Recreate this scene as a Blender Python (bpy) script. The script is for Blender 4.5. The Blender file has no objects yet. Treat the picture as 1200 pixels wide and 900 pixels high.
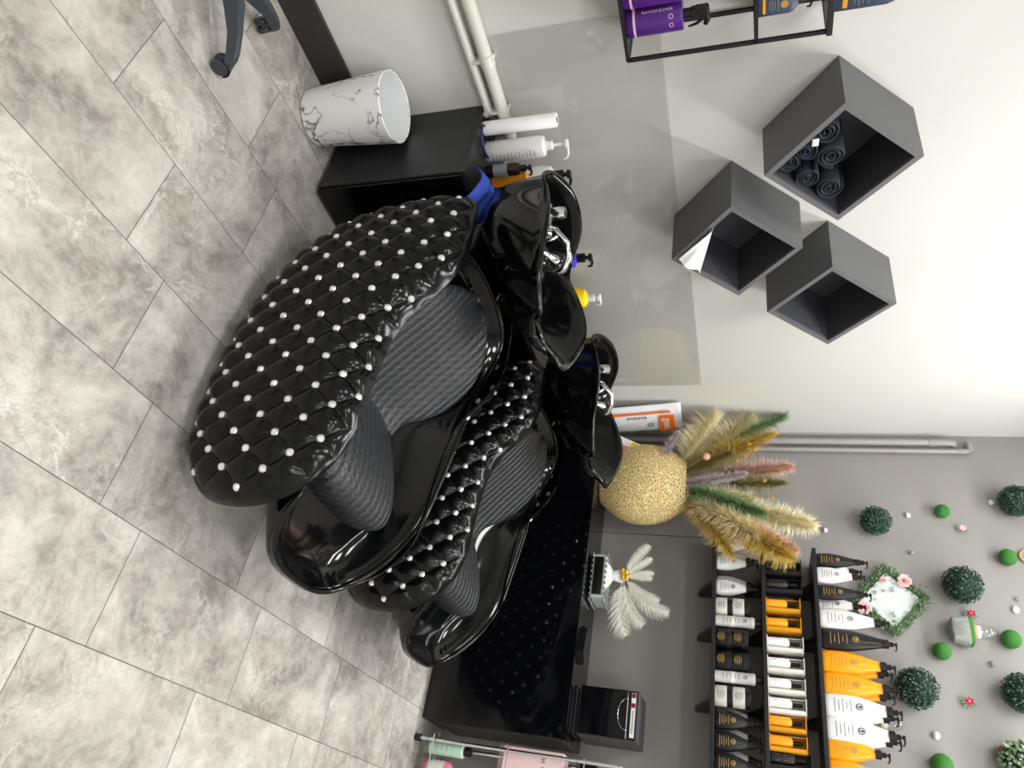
import bpy, bmesh, math, random
import numpy as np
from mathutils import Vector, Matrix
R = random.Random(7)
def lsp(*a, **k): return np.linspace(*a, **k).tolist()
PI = math.pi
col = bpy.context.scene.collection
SC = bpy.context.scene

# ------------------------------------------------------------------ camera numbers (solved from the tile joints)
FOC, PITCH, YAW, ROLL, H = 852.69, math.radians(17.82), math.radians(35.19), math.radians(-0.71), 1.515
_F0 = Vector((math.cos(YAW), math.sin(YAW), 0)); _R0 = Vector((math.sin(YAW), -math.cos(YAW), 0)); _Z = Vector((0, 0, 1))
CF = _F0 * math.cos(PITCH) - _Z * math.sin(PITCH); _U = _F0 * math.sin(PITCH) + _Z * math.cos(PITCH)
CR = _R0 * math.cos(ROLL) + _U * math.sin(ROLL); CU = -_R0 * math.sin(ROLL) + _U * math.cos(ROLL)
def ray(x, y): return FOC * CF + (y - 450) * CR + (x - 600) * CU
def onX(x, y, X0):
    d = ray(x, y); return Vector((0, 0, H)) + d * (X0 / d.x)
def onY(x, y, Y0):
    d = ray(x, y); return Vector((0, 0, H)) + d * (Y0 / d.y)
def onZ(x, y, z=0.0):
    d = ray(x, y); return Vector((0, 0, H)) + d * ((z - H) / d.z)
WA, WB = 2.329, 3.846      # wall A is the plane y = WA, wall B the plane x = WB

# ------------------------------------------------------------------ materials
def srgb(r, g, b):
    f = lambda c: (c / 12.92 if c <= .04045 else ((c + .055) / 1.055) ** 2.4)
    return (f(r / 255), f(g / 255), f(b / 255), 1)
MATS = {}
def mat(name, c, rough=.5, metal=0., coat=0., trans=0., ior=1.45, emis=0., spec=.5, bump=0., bscale=200., alpha=1., var=0., vscale=8., sheen=0.):
    if name in MATS: return MATS[name]
    m = bpy.data.materials.new(name); m.use_nodes = True; nt = m.node_tree
    b = nt.nodes['Principled BSDF']; c = srgb(*c)
    b.inputs['Base Color'].default_value = c; b.inputs['Roughness'].default_value = rough
    b.inputs['Metallic'].default_value = metal; b.inputs['Coat Weight'].default_value = coat
    b.inputs['Coat Roughness'].default_value = .03
    b.inputs['Transmission Weight'].default_value = trans; b.inputs['IOR'].default_value = ior
    b.inputs['Specular IOR Level'].default_value = spec; b.inputs['Alpha'].default_value = alpha
    b.inputs['Sheen Weight'].default_value = sheen
    if emis: b.inputs['Emission Color'].default_value = c; b.inputs['Emission Strength'].default_value = emis
    tc = nt.nodes.new('ShaderNodeTexCoord')
    n = nt.nodes.new('ShaderNodeTexNoise'); n.inputs['Scale'].default_value = vscale; n.inputs['Detail'].default_value = 4
    nt.links.new(tc.outputs['Object'], n.inputs['Vector'])
    v = var if var else .04
    mx = nt.nodes.new('ShaderNodeMix'); mx.data_type = 'RGBA'
    mx.inputs[6].default_value = tuple(max(0, k * (1 - v)) for k in c[:3]) + (1,)
    mx.inputs[7].default_value = tuple(min(1, k * (1 + v)) for k in c[:3]) + (1,)
    nt.links.new(n.outputs['Fac'], mx.inputs[0]); nt.links.new(mx.outputs[2], b.inputs['Base Color'])
    if bump:
        n2 = nt.nodes.new('ShaderNodeTexNoise'); n2.inputs['Scale'].default_value = bscale; n2.inputs['Detail'].default_value = 3
        nt.links.new(tc.outputs['Object'], n2.inputs['Vector'])
        bp = nt.nodes.new('ShaderNodeBump'); bp.inputs['Strength'].default_value = bump; bp.inputs['Distance'].default_value = .002
        nt.links.new(n2.outputs['Fac'], bp.inputs['Height']); nt.links.new(bp.outputs['Normal'], b.inputs['Normal'])
    MATS[name] = m; return m

def N(nt, t, **kw):
    n = nt.nodes.new(t)
    for k, v in kw.items():
        if k in n.inputs: n.inputs[k].default_value = v
        else: setattr(n, k, v)
    return n

def floor_mat():
    m = bpy.data.materials.new('grey_marble_tile'); m.use_nodes = True; nt = m.node_tree; L = nt.links.new
    b = nt.nodes['Principled BSDF']
    at = N(nt, 'ShaderNodeAttribute', attribute_name='tile_shift')
    tc = N(nt, 'ShaderNodeTexCoord')
    add = N(nt, 'ShaderNodeVectorMath', operation='ADD')
    sc = N(nt, 'ShaderNodeVectorMath', operation='SCALE'); sc.inputs['Scale'].default_value = 20
    L(at.outputs['Color'], sc.inputs[0]); L(tc.outputs['Object'], add.inputs[0]); L(sc.outputs[0], add.inputs[1])
    n1 = N(nt, 'ShaderNodeTexNoise', Scale=3.2, Detail=12, Roughness=.68, Distortion=.5)
    n2 = N(nt, 'ShaderNodeTexNoise', Scale=18, Detail=8, Roughness=.75, Distortion=.4)
    L(add.outputs[0], n1.inputs['Vector']); L(add.outputs[0], n2.inputs['Vector'])
    r1 = N(nt, 'ShaderNodeValToRGB'); e = r1.color_ramp.elements
    e[0].position = .36; e[0].color = srgb(126, 121, 114); e[1].position = .64; e[1].color = srgb(205, 201, 194)
    e2 = e.new(.5); e2.color = srgb(168, 163, 156)
    L(n1.outputs['Fac'], r1.inputs[0])
    r2 = N(nt, 'ShaderNodeValToRGB'); e = r2.color_ramp.elements
    e[0].position = .40; e[0].color = (0, 0, 0, 1); e[1].position = .68; e[1].color = (1, 1, 1, 1)
    L(n2.outputs['Fac'], r2.inputs[0])
    mx = N(nt, 'ShaderNodeMix', data_type='RGBA'); mx.inputs[7].default_value = srgb(208, 205, 198)
    ml = N(nt, 'ShaderNodeMath', operation='MULTIPLY'); ml.inputs[1].default_value = .55
    L(r2.outputs[0], ml.inputs[0]); L(ml.outputs[0], mx.inputs[0]); L(r1.outputs[0], mx.inputs[6])
    # thin veins: band where a distorted noise crosses one half
    def vein(scale, w, colr, strength, prev, dist):
        n3 = N(nt, 'ShaderNodeTexNoise', Scale=scale, Detail=9, Roughness=.6, Distortion=dist)
        L(add.outputs[0], n3.inputs['Vector'])
        s = N(nt, 'ShaderNodeMath', operation='SUBTRACT'); s.inputs[1].default_value = .5; L(n3.outputs['Fac'], s.inputs[0])
        a = N(nt, 'ShaderNodeMath', operation='ABSOLUTE'); L(s.outputs[0], a.inputs[0])
        r = N(nt, 'ShaderNodeValToRGB'); r.color_ramp.elements[0].color = (strength,) * 3 + (1,); r.color_ramp.elements[1].color = (0, 0, 0, 1)
        r.color_ramp.elements[1].position = w; L(a.outputs[0], r.inputs[0])
        g = N(nt, 'ShaderNodeTexNoise', Scale=2.7, Detail=3); L(add.outputs[0], g.inputs['Vector'])
        gr = N(nt, 'ShaderNodeValToRGB'); gr.color_ramp.elements[0].position = .45; gr.color_ramp.elements[1].position = .6; L(g.outputs['Fac'], gr.inputs[0])
        mm = N(nt, 'ShaderNodeMath', operation='MULTIPLY'); L(r.outputs[0], mm.inputs[0]); L(gr.outputs[0], mm.inputs[1])
        x = N(nt, 'ShaderNodeMix', data_type='RGBA'); x.inputs[7].default_value = colr
        L(mm.outputs[0], x.inputs[0]); L(prev, x.inputs[6]); return x.outputs[2]
    o = vein(2.2, .012, srgb(226, 224, 218), .5, mx.outputs[2], .8)
    o = vein(4.5, .014, srgb(128, 120, 106), .4, o, .8)
    o = vein(9, .02, srgb(120, 112, 100), .35, o, .9)
    L(o, b.inputs['Base Color'])
    b.inputs['Roughness'].default_value = .42; b.inputs['Specular IOR Level'].default_value = .35
    return m
def leather_mat():
    m = bpy.data.materials.new('embossed_black_leather'); m.use_nodes = True; nt = m.node_tree; L = nt.links.new
    b = nt.nodes['Principled BSDF']; b.inputs['Base Color'].default_value = srgb(38, 40, 43); b.inputs['Roughness'].default_value = .42
    uv = N(nt, 'ShaderNodeUVMap')
    sep = N(nt, 'ShaderNodeSeparateXYZ'); L(uv.outputs[0], sep.inputs[0])
    def tri(inp, freq, p):
        a = N(nt, 'ShaderNodeMath', operation='MULTIPLY'); a.inputs[1].default_value = freq * PI; L(inp, a.inputs[0])
        s = N(nt, 'ShaderNodeMath', operation='SINE'); L(a.outputs[0], s.inputs[0])
        ab = N(nt, 'ShaderNodeMath', operation='ABSOLUTE'); L(s.outputs[0], ab.inputs[0])
        pw = N(nt, 'ShaderNodeMath', operation='POWER'); pw.inputs[1].default_value = p; L(ab.outputs[0], pw.inputs[0]); return pw.outputs[0]
    rib = tri(sep.outputs[0], 1 / .034, .3)
    # petals: ring pattern repeated over a small grid
    def mul(i, f):
        a = N(nt, 'ShaderNodeMath', operation='MULTIPLY'); a.inputs[1].default_value = f; L(i, a.inputs[0]); return a.outputs[0]
    sx = tri(sep.outputs[0], 1 / .026, 1.); 
    sm = N(nt, 'ShaderNodeMath', operation='ADD'); L(sep.outputs[0], sm.inputs[0]); L(sep.outputs[1], sm.inputs[1])
    df = N(nt, 'ShaderNodeMath', operation='SUBTRACT'); L(sep.outputs[0], df.inputs[0]); L(sep.outputs[1], df.inputs[1])
    p1 = tri(sm.outputs[0], 1 / .034, .4); p2 = tri(df.outputs[0], 1 / .034, .4)
    pm = N(nt, 'ShaderNodeMath', operation='MULTIPLY'); L(p1, pm.inputs[0]); L(p2, pm.inputs[1])
    ad = N(nt, 'ShaderNodeMath', operation='ADD'); L(rib, ad.inputs[0]); L(mul(pm.outputs[0], .5), ad.inputs[1])
    bp = N(nt, 'ShaderNodeBump', Strength=.7, Distance=.004); L(ad.outputs[0], bp.inputs['Height']); L(bp.outputs['Normal'], b.inputs['Normal'])
    return m
def marble_white():
    m = bpy.data.materials.new('white_marble_print'); m.use_nodes = True; nt = m.node_tree; L = nt.links.new
    b = nt.nodes['Principled BSDF']; b.inputs['Roughness'].default_value = .4
    tc = N(nt, 'ShaderNodeTexCoord')
    o = None
    prev = N(nt, 'ShaderNodeRGB'); prev.outputs[0].default_value = srgb(238, 238, 238); prev = prev.outputs[0]
    for sc, w, st, ds in ((3.4, .016, 1., .6), (7, .012, .9, .5)):
        n3 = N(nt, 'ShaderNodeTexNoise', Scale=sc, Detail=5, Roughness=.5, Distortion=ds); L(tc.outputs['Object'], n3.inputs['Vector'])
        s = N(nt, 'ShaderNodeMath', operation='SUBTRACT'); s.inputs[1].default_value = .5; L(n3.outputs['Fac'], s.inputs[0])
        a = N(nt, 'ShaderNodeMath', operation='ABSOLUTE'); L(s.outputs[0], a.inputs[0])
        r = N(nt, 'ShaderNodeValToRGB'); r.color_ramp.elements[0].color = (st,) * 3 + (1,); r.color_ramp.elements[1].color = (0, 0, 0, 1)
        r.color_ramp.elements[1].position = w; L(a.outputs[0], r.inputs[0])
        g = N(nt, 'ShaderNodeTexNoise', Scale=6, Detail=2); L(tc.outputs['Object'], g.inputs['Vector'])
        gr = N(nt, 'ShaderNodeValToRGB'); gr.color_ramp.elements[0].position = .40; gr.color_ramp.elements[1].position = .5; L(g.outputs['Fac'], gr.inputs[0])
        mm = N(nt, 'ShaderNodeMath', operation='MULTIPLY'); L(r.outputs[0], mm.inputs[0]); L(gr.outputs[0], mm.inputs[1])
        x = N(nt, 'ShaderNodeMix', data_type='RGBA'); x.inputs[7].default_value = srgb(60, 60, 62)
        L(mm.outputs[0], x.inputs[0]); L(prev, x.inputs[6]); prev = x.outputs[2]
    L(prev, b.inputs['Base Color']); return m
def woven_mat():
    m = bpy.data.materials.new('woven_straw'); m.use_nodes = True; nt = m.node_tree; L = nt.links.new
    b = nt.nodes['Principled BSDF']; b.inputs['Roughness'].default_value = .6
    tc = N(nt, 'ShaderNodeTexCoord'); v = N(nt, 'ShaderNodeTexVoronoi', Scale=66.); v.feature = 'DISTANCE_TO_EDGE'
    mp = N(nt, 'ShaderNodeMapping'); mp.inputs['Scale'].default_value = (1, .8, 1.2); L(tc.outputs['Object'], mp.inputs[0]); L(mp.outputs[0], v.inputs['Vector'])
    r = N(nt, 'ShaderNodeValToRGB'); r.color_ramp.elements[0].position = .02; r.color_ramp.elements[1].position = .16
    r.color_ramp.elements[0].color = srgb(246, 228, 168); r.color_ramp.elements[1].color = srgb(186, 156, 96)
    L(v.outputs['Distance'], r.inputs[0]); L(r.outputs[0], b.inputs['Base Color'])
    inv = N(nt, 'ShaderNodeMath', operation='SUBTRACT'); inv.inputs[0].default_value = .3; L(v.outputs['Distance'], inv.inputs[1])
    bp = N(nt, 'ShaderNodeBump', Strength=.8, Distance=.006); L(inv.outputs[0], bp.inputs['Height']); L(bp.outputs['Normal'], b.inputs['Normal'])
    return m
def acrylic_mat():
    m = bpy.data.materials.new('clear_acrylic'); m.use_nodes = True; nt = m.node_tree; L = nt.links.new
    b = nt.nodes['Principled BSDF']; out = nt.nodes['Material Output']
    t = N(nt, 'ShaderNodeBsdfTransparent'); t.inputs[0].default_value = (.96, .963, .96, 1)
    g = N(nt, 'ShaderNodeBsdfGlossy', Roughness=.05); lw = N(nt, 'ShaderNodeLayerWeight', Blend=.5)
    pw = N(nt, 'ShaderNodeMath', operation='POWER'); pw.inputs[1].default_value = 4.; L(lw.outputs['Facing'], pw.inputs[0])
    fr = N(nt, 'ShaderNodeMath', operation='MULTIPLY_ADD'); fr.inputs[1].default_value = .8; fr.inputs[2].default_value = .05; L(pw.outputs[0], fr.inputs[0])
    mx = N(nt, 'ShaderNodeMixShader'); L(fr.outputs[0], mx.inputs[0]); L(t.outputs[0], mx.inputs[1]); L(g.outputs[0], mx.inputs[2])
    L(mx.outputs[0], out.inputs[0]); return m
def wall_mat(name, c, rough=.55, spec=.4):
    m = mat(name, c, rough=rough, spec=spec, var=.025, vscale=1.7, bump=.08, bscale=60); return m

M = dict(
    wallA=wall_mat('warm_white_wall_paint', (206, 205, 200)), wallB=wall_mat('grey_wall_paint', (143, 140, 137), rough=.4),
    ceil=mat('white_ceiling', (235, 235, 232), .8), floor=floor_mat(), grout=mat('dark_grout', (92, 88, 84), .8),
    base=mat('dark_brown_baseboard', (48, 44, 44), .5), gloss=mat('gloss_black_shell', (7, 8, 9), .10, coat=.15, spec=.42),
    vinyl=mat('gloss_black_vinyl', (8, 9, 10), .2, coat=.0, spec=.34), leather=leather_mat(),
    cab=mat('gloss_black_cabinet', (7, 8, 11), .06, spec=.5), satin=mat('satin_black_board', (32, 33, 35), .35),
    gem=mat('clear_rhinestone', (248, 249, 252), .1, metal=.6, coat=1.), silver=mat('polished_silver', (205, 207, 210), .12, metal=1.),
    chrome=mat('chrome', (225, 227, 230), .06, metal=1.), hexa=mat('dark_grey_laminate', (96, 97, 99), .5, var=.03),
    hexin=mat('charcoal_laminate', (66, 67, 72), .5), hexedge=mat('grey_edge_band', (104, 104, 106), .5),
    black=mat('matte_black_metal', (22, 22, 25), .4), blackp=mat('black_plastic', (18, 18, 20), .3), shelf=mat('black_board', (26, 26, 30), .45),
    whitep=mat('white_plastic', (226, 226, 225), .3), cream=mat('offwhite_board', (225, 222, 212), .5), yellow=mat('orange_yellow_plastic', (240, 156, 10), .22, var=.08),
    yell2=mat('yellow_card', (216, 150, 22), .35), gold=mat('gold_print', (196, 160, 90), .35, metal=.6), greyp=mat('grey_print', (110, 110, 112), .6),
    purple=mat('violet_bottle_plastic', (78, 34, 120), .2, var=.15), navy=mat('navy_bottle_plastic', (58, 68, 86), .35), pinkline=mat('pale_pink_print', (216, 176, 196), .5),
    amber=mat('amber_glass', (44, 22, 12), .1), label=mat('pale_grey_label', (128, 138, 146), .5), blue=mat('blue_cloth', (60, 88, 200), .7, bump=.3, bscale=90),
    blueb=mat('blue_violet_plastic', (60, 50, 200), .3), ybot=mat('bright_yellow_plastic', (250, 205, 20), .25), orange=mat('orange_board', (232, 150, 30), .5),
    navyc=mat('dark_blue_cable', (40, 40, 80), .4), paper=mat('white_paper_roll', (235, 235, 235), .6), towel=mat('charcoal_towel', (44, 47, 56), .95, bump=1., bscale=240, var=.25, vscale=60),
    pipe=mat('grey_painted_pipe', (150, 149, 146), .35), pipew=mat('white_painted_pipe', (208, 206, 198), .35),
    binm=marble_white(), binin=mat('white_bin_inside', (240, 243, 243), .45), office=mat('dark_grey_nylon', (56, 60, 66), .45), 
    woven=woven_mat(), acr=acrylic_mat(), pouch=mat('white_foil_pouch', (226, 227, 230), .3), orangep=mat('orange_print', (236, 110, 24), .45),
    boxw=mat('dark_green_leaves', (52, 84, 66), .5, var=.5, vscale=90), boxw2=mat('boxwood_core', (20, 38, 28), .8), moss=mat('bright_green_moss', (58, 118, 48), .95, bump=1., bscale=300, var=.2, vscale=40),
    ivy=mat('ivy_green_leaves', (98, 132, 88), .55, var=.45, vscale=60), sage=mat('pale_green_leaves', (150, 172, 138), .6, var=.3, vscale=60),
    mirror=mat('pale_mirror_plate', (212, 222, 216), .22, metal=.2), rose=mat('pale_pink_petals', (240, 198, 200), .7, var=.12, vscale=60), rosec=mat('rose_pink_petals', (222, 120, 134), .7),
    red=mat('crimson_petals', (196, 44, 74), .6), shell=mat('pinkish_white_shell', (236, 222, 222), .5), crystal=mat('clear_crystal', (232, 236, 236), .05, trans=.7),
    stone=mat('grey_stone', (142, 148, 142), .85, bump=1., bscale=60, var=.35, vscale=50), cork=mat('cork_ring', (190, 150, 104), .8), clear=acrylic_mat(),
    pamp=mat('cream_pampas', (250, 234, 192), .9, var=.15, vscale=30), ochre=mat('ochre_grass', (206, 174, 70), .9, var=.3, vscale=30), greeng=mat('green_dyed_grass', (118, 150, 98), .9, var=.35, vscale=30),
    pinkg=mat('dusty_pink_grass', (226, 186, 166), .9, var=.2, vscale=30), lav=mat('pale_lavender_bloom', (200, 188, 192), .9, var=.15, vscale=30), olive=mat('olive_dried_stems', (140, 132, 76), .9, var=.3, vscale=30),
    feather=mat('white_feather', (240, 240, 226), .8), silk=mat('white_silk', (244, 243, 238), .6), craspedia=mat('yellow_button_bloom', (222, 178, 40), .8, bump=.8),
    mint=mat('mint_bottle', (190, 222, 200), .35), pinkb=mat('pink_bottle', (236, 130, 146), .35), pinkbox=mat('pale_pink_card', (238, 206, 204), .5),
    text=mat('dark_grey_lettering', (70, 70, 76), .5), dred=mat('dark_red_button', (130, 20, 36), .4), machine=mat('grey_black_plastic', (62, 62, 64), .4),
    led=mat('led_diffuser', (255, 255, 255), .5, emis=3.), peach=mat('salmon_bloom', (236, 180, 160), .8), seam=mat('thin_grey_line', (98, 96, 93), .8),  # seam: plain grey of the thin line up the grey wall
)
# ------------------------------------------------------------------ helpers
class MB:
    def __init__(s): s.v = []; s.f = []; s.uv = None
    def add(s, v, f):
        n = len(s.v); s.v += [tuple(a) for a in v]; s.f += [tuple(i + n for i in q) for q in f]; return s
    def box(s, c, d, mtx=None):
        x, y, z = d[0] / 2, d[1] / 2, d[2] / 2
        v = [Vector((c[0] + i * x, c[1] + j * y, c[2] + k * z)) for k in (-1, 1) for j in (-1, 1) for i in (-1, 1)]
        if mtx: v = [mtx @ q for q in v]
        return s.add(v, [(0, 2, 3, 1), (4, 5, 7, 6), (0, 1, 5, 4), (2, 6, 7, 3), (0, 4, 6, 2), (1, 3, 7, 5)])
    def loops(s, Ls, closed=True, cap0=False, cap1=False, wrap=False):
        n = len(Ls[0]); v = [p for L in Ls for p in L]; f = []
        for i in range(len(Ls) - (0 if wrap else 1)):
            i2 = (i + 1) % len(Ls)
            for j in range(n if closed else n - 1):
                k = (j + 1) % n; f.append((i * n + j, i * n + k, i2 * n + k, i2 * n + j))
        if cap0: f.append(tuple(range(n - 1, -1, -1)))
        if cap1: f.append(tuple((len(Ls) - 1) * n + j for j in range(n)))
        return s.add(v, f)
    def lathe(s, prof, n=24, c=(0, 0, 0), sx=1, sy=1, mtx=None, cap=True):
        Ls = []
        for r, z in prof:
            L = [Vector((c[0] + r * sx * math.cos(2 * PI * k / n), c[1] + r * sy * math.sin(2 * PI * k / n), c[2] + z)) for k in range(n)]
            if mtx: L = [mtx @ q for q in L]
            Ls.append(L)
        return s.loops(Ls, cap0=cap, cap1=cap)
    def tube(s, pts, r, n=10, cap=True):
        pts = [Vector(p) for p in pts]; rr = [float(q) for q in r] if hasattr(r, "__len__") else [r] * len(pts); Ls = []
        up = None
        for i, p in enumerate(pts):
            t = (pts[min(i + 1, len(pts) - 1)] - pts[max(i - 1, 0)]).normalized()
            if up is None:
                up = Vector((0, 0, 1)) if abs(t.z) < .9 else Vector((1, 0, 0))
            a = t.cross(up); a = a.normalized() if a.length > 1e-6 else t.orthogonal().normalized(); b = t.cross(a).normalized(); up = -b if False else up
            Ls.append([p + rr[i] * (a * math.cos(2 * PI * k / n) + b * math.sin(2 * PI * k / n)) for k in range(n)])
        return s.loops(Ls, cap0=cap, cap1=cap)
    def build(s, name, m, parent=None, smooth=True, bevel=0, seg=2, loc=None, rz=0, recalc=True):
        me = bpy.data.meshes.new(name); me.from_pydata(s.v, [], s.f); me.update()
        if recalc or bevel:
            b = bmesh.new(); b.from_mesh(me)
            if recalc: bmesh.ops.recalc_face_normals(b, faces=b.faces)
            if bevel: bmesh.ops.bevel(b, geom=[e for e in b.edges], offset=bevel, segments=seg, profile=.5, affect='EDGES')
            b.to_mesh(me); b.free()
        if s.uv:
            ul = me.uv_layers.new(name='UVMap')
            for l in me.loops: ul.data[l.index].uv = s.uv[l.vertex_index]
        o = bpy.data.objects.new(name, me); col.objects.link(o); me.materials.append(m)
        if smooth is True:
            me.polygons.foreach_set('use_smooth', [True] * len(me.polygons))
            try: me.set_sharp_from_angle(angle=math.radians(38))
            except Exception: pass
        elif smooth == 'all': me.polygons.foreach_set('use_smooth', [True] * len(me.polygons))
        if parent: o.parent = parent
        if loc is not None: o.location = loc
        o.rotation_euler.z = rz
        return o
def thing(name, label, cat, loc=(0, 0, 0), rz=0, group=None, rot=None):
    o = bpy.data.objects.new(name, None); col.objects.link(o); o.location = loc; o.rotation_euler = rot if rot else (0, 0, rz)
    o.empty_display_size = .05; return tag(o, label, cat, group)
def tag(o, label, cat, group=None):
    o['label'] = label; o['category'] = cat
    if group: o['group'] = group
    return o
def struct(o): o['kind'] = 'structure'; return o
def dup(root, loc, rz=None, label=None, group=None):
    def cp(o, par):
        c = o.copy(); col.objects.link(c)
        if par: c.parent = par
        for ch in [q for q in list(o.children)]: cp(ch, c)
        return c
    r = cp(root, None); r.location = loc
    if rz is not None: r.rotation_euler.z = rz
    if label: r['label'] = label
    if group: r['group'] = group
    return r
def text(s, size, name, m, parent, mtx, extrude=.0004, bold=0., spacing=1.):
    cu = bpy.data.curves.new(name, 'FONT'); cu.body = s; cu.size = size; cu.extrude = extrude; cu.align_x = 'CENTER'; cu.align_y = 'CENTER'; cu.offset = bold
    cu.space_character = spacing; cu.resolution_u = 3
    o = bpy.data.objects.new(name, cu); me = bpy.data.meshes.new_from_object(o); bpy.data.objects.remove(o)
    me.transform(mtx); me.materials.clear(); me.materials.append(m)
    q = bpy.data.objects.new(name, me); col.objects.link(q); q.parent = parent; return q
FRONT = Matrix.Rotation(PI / 2, 4, 'X')      # writing that faces -y, reads along +x
def smooth_loop(pts, n, closed=True):
    P = np.array(pts, float); m = len(P); out = []
    segs = m if closed else m - 1
    # centripetal-free uniform catmull-rom then arc-length resample
    fine = []
    for i in range(segs):
        if closed: p0, p1, p2, p3 = P[(i - 1) % m], P[i], P[(i + 1) % m], P[(i + 2) % m]
        else: p0, p1, p2, p3 = P[max(i - 1, 0)], P[i], P[i + 1], P[min(i + 2, m - 1)]
        for t in lsp(0, 1, 24, endpoint=False):
            fine.append(.5 * ((2 * p1) + (-p0 + p2) * t + (2 * p0 - 5 * p1 + 4 * p2 - p3) * t * t + (-p0 + 3 * p1 - 3 * p2 + p3) * t ** 3))
    if not closed: fine.append(P[-1])
    fine = np.array(fine)
    if n is None: return fine
    f2 = np.vstack([fine, fine[:1]]) if closed else fine
    d = np.r_[0, np.cumsum(np.linalg.norm(np.diff(f2, axis=0), axis=1))]
    t = np.linspace(0, d[-1], n, endpoint=not closed)
    return np.stack([np.interp(t, d, f2[:, k]) for k in range(P.shape[1])], 1)
def param_loop(half, per=8):
    """half profile (x>=0, front centre to back centre), mirrored; same sampling per control point so that loops loft together"""
    full = [tuple(p) for p in half] + [(-p[0],) + tuple(p[1:]) for p in half[-2:0:-1]]
    P = np.array(full, float); m = len(P); out = []
    for i in range(m):
        p0, p1, p2, p3 = P[(i - 1) % m], P[i], P[(i + 1) % m], P[(i + 2) % m]
        for k in range(per):
            t = k / per
            out.append(.5 * ((2 * p1) + (-p0 + p2) * t + (2 * p0 - 5 * p1 + 4 * p2 - p3) * t * t + (-p0 + 3 * p1 - 3 * p2 + p3) * t ** 3))
    return np.array(out)

# ================================================================== THE ROOM
X0, Y0, ZC = -2.6, -3.4, 3.4
def plane(name, pts, m, flip=False):
    mb = MB().add(pts, [(0, 1, 2, 3)]); return struct(mb.build(name, m, smooth=False, recalc=False))
t_ = .12
def slab(name, lo, hi, m):
    mb = MB().box([(a + b) / 2 for a, b in zip(lo, hi)], [b - a for a, b in zip(lo, hi)]); return struct(mb.build(name, m, smooth=False))
slab('wall_left', (X0 - t_, WA, 0), (WB + t_, WA + t_, ZC), M['wallA'])
slab('wall_right', (WB, Y0, 0), (WB + t_, WA, ZC), M['wallB'])
slab('wall_back', (X0 - t_, Y0, 0), (X0, WA, ZC), M['wallA'])
slab('wall_near', (X0 - t_, Y0 - t_, 0), (WB + t_, Y0, ZC), M['wallA'])
slab('ceiling', (X0 - t_, Y0 - t_, ZC), (WB + t_, WA + t_, ZC + t_), M['ceil'])
# floor: running-bond 30 x 60 tiles laid on dark grout
def floor():
    v = []; f = []; sh = []; mi = []
    def quad(a, b, c, d, z, s, m):
        n = len(v); v.extend([(a, c, z), (b, c, z), (b, d, z), (a, d, z)]); f.append((n, n + 1, n + 2, n + 3)); sh.append(s); mi.append(m)
    quad(X0, WB, Y0, WA, -.0015, (0, 0, 0), 1)
    j0 = {-1: 1.8998, 0: 1.4544, 1: 1.2999, 2: 1.1433, 3: .9898, 4: .7373, 5: 1.1666, 6: .95}
    g = .0012; k = math.floor((Y0 - .2717) / .2985)
    while .2717 + .2985 * k < WA:
        y0 = max(.2717 + .2985 * k + g, Y0); y1 = min(.2717 + .2985 * (k + 1) - g, WA)
        s = j0.get(k, .15 * k); i = math.floor((X0 - s) / .601)
        while s + .601 * i < WB:
            x0 = max(s + .601 * i + g, X0); x1 = min(s + .601 * (i + 1) - g, WB)
            if x1 > x0 and y1 > y0: quad(x0, x1, y0, y1, 0, (R.random(), R.random(), R.random()), 0)
            i += 1
        k += 1
    # slab below
    me = bpy.data.meshes.new('floor'); me.from_pydata(v, [], f); me.update()
    me.materials.append(M['floor']); me.materials.append(M['grout'])
    ca = me.color_attributes.new('tile_shift', 'FLOAT_COLOR', 'CORNER')
    for p in me.polygons:
        p.material_index = mi[p.index]
        for l in p.loop_indices: ca.data[l].color = (*sh[p.index], 1)
    o = bpy.data.objects.new('floor', me); col.objects.link(o); struct(o)
floor()
b = MB().box(((X0 + 1.478) / 2, WA - .008, .065), (1.478 - X0, .016, .13)).build('baseboard_left', M['base'], smooth=False, bevel=.002); struct(b)
# ceiling lamps
def lamp_panel(x, y, sx, sy, name, label, w, color=(1, .995, .99)):
    t = thing(name, label, 'ceiling light', (x, y, ZC - .03), group='white ceiling light panels')
    f = MB(); e = .02
    f.box((0, sy / 2, 0), (sx + e, e, .05)).box((0, -sy / 2, 0), (sx + e, e, .05)).box((sx / 2, 0, 0), (e, sy, .05)).box((-sx / 2, 0, 0), (e, sy, .05))
    f.build('frame', M['silver'], t, smooth=False)
    MB().box((0, 0, .012), (sx - .02, sy - .02, .01)).build('diffuser', M['led'], t, smooth=False)
    l = bpy.data.lights.new('ceiling_light', 'AREA'); l.shape = 'RECTANGLE'; l.size = sx - .02; l.size_y = sy - .02; l.energy = w; l.color = color
    o = bpy.data.objects.new('lamp_glow', l); col.objects.link(o); o.location = (x, y, ZC - .03); return t
LAMPS = [(.3, 1.3, .6, .6), (2.1, 1.35, .6, .6), (.3, -.7, .6, .6), (2.2, -.9, .6, .6), (-1.5, .6, .6, .6), (-1.5, -1.6, .6, .6), (2.4, -2.5, .6, .6), (.3, -2.5, .6, .6)]
for i, (x, y, a, c) in enumerate(LAMPS): lamp_panel(x, y, a, c, 'ceiling_light', 'square white light panel set in the ceiling above the salon floor', 17)
lamp_panel(3.15, .75, .15, 2.6, 'ceiling_light', 'long narrow white light strip in the ceiling near the grey wall', 38)

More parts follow.
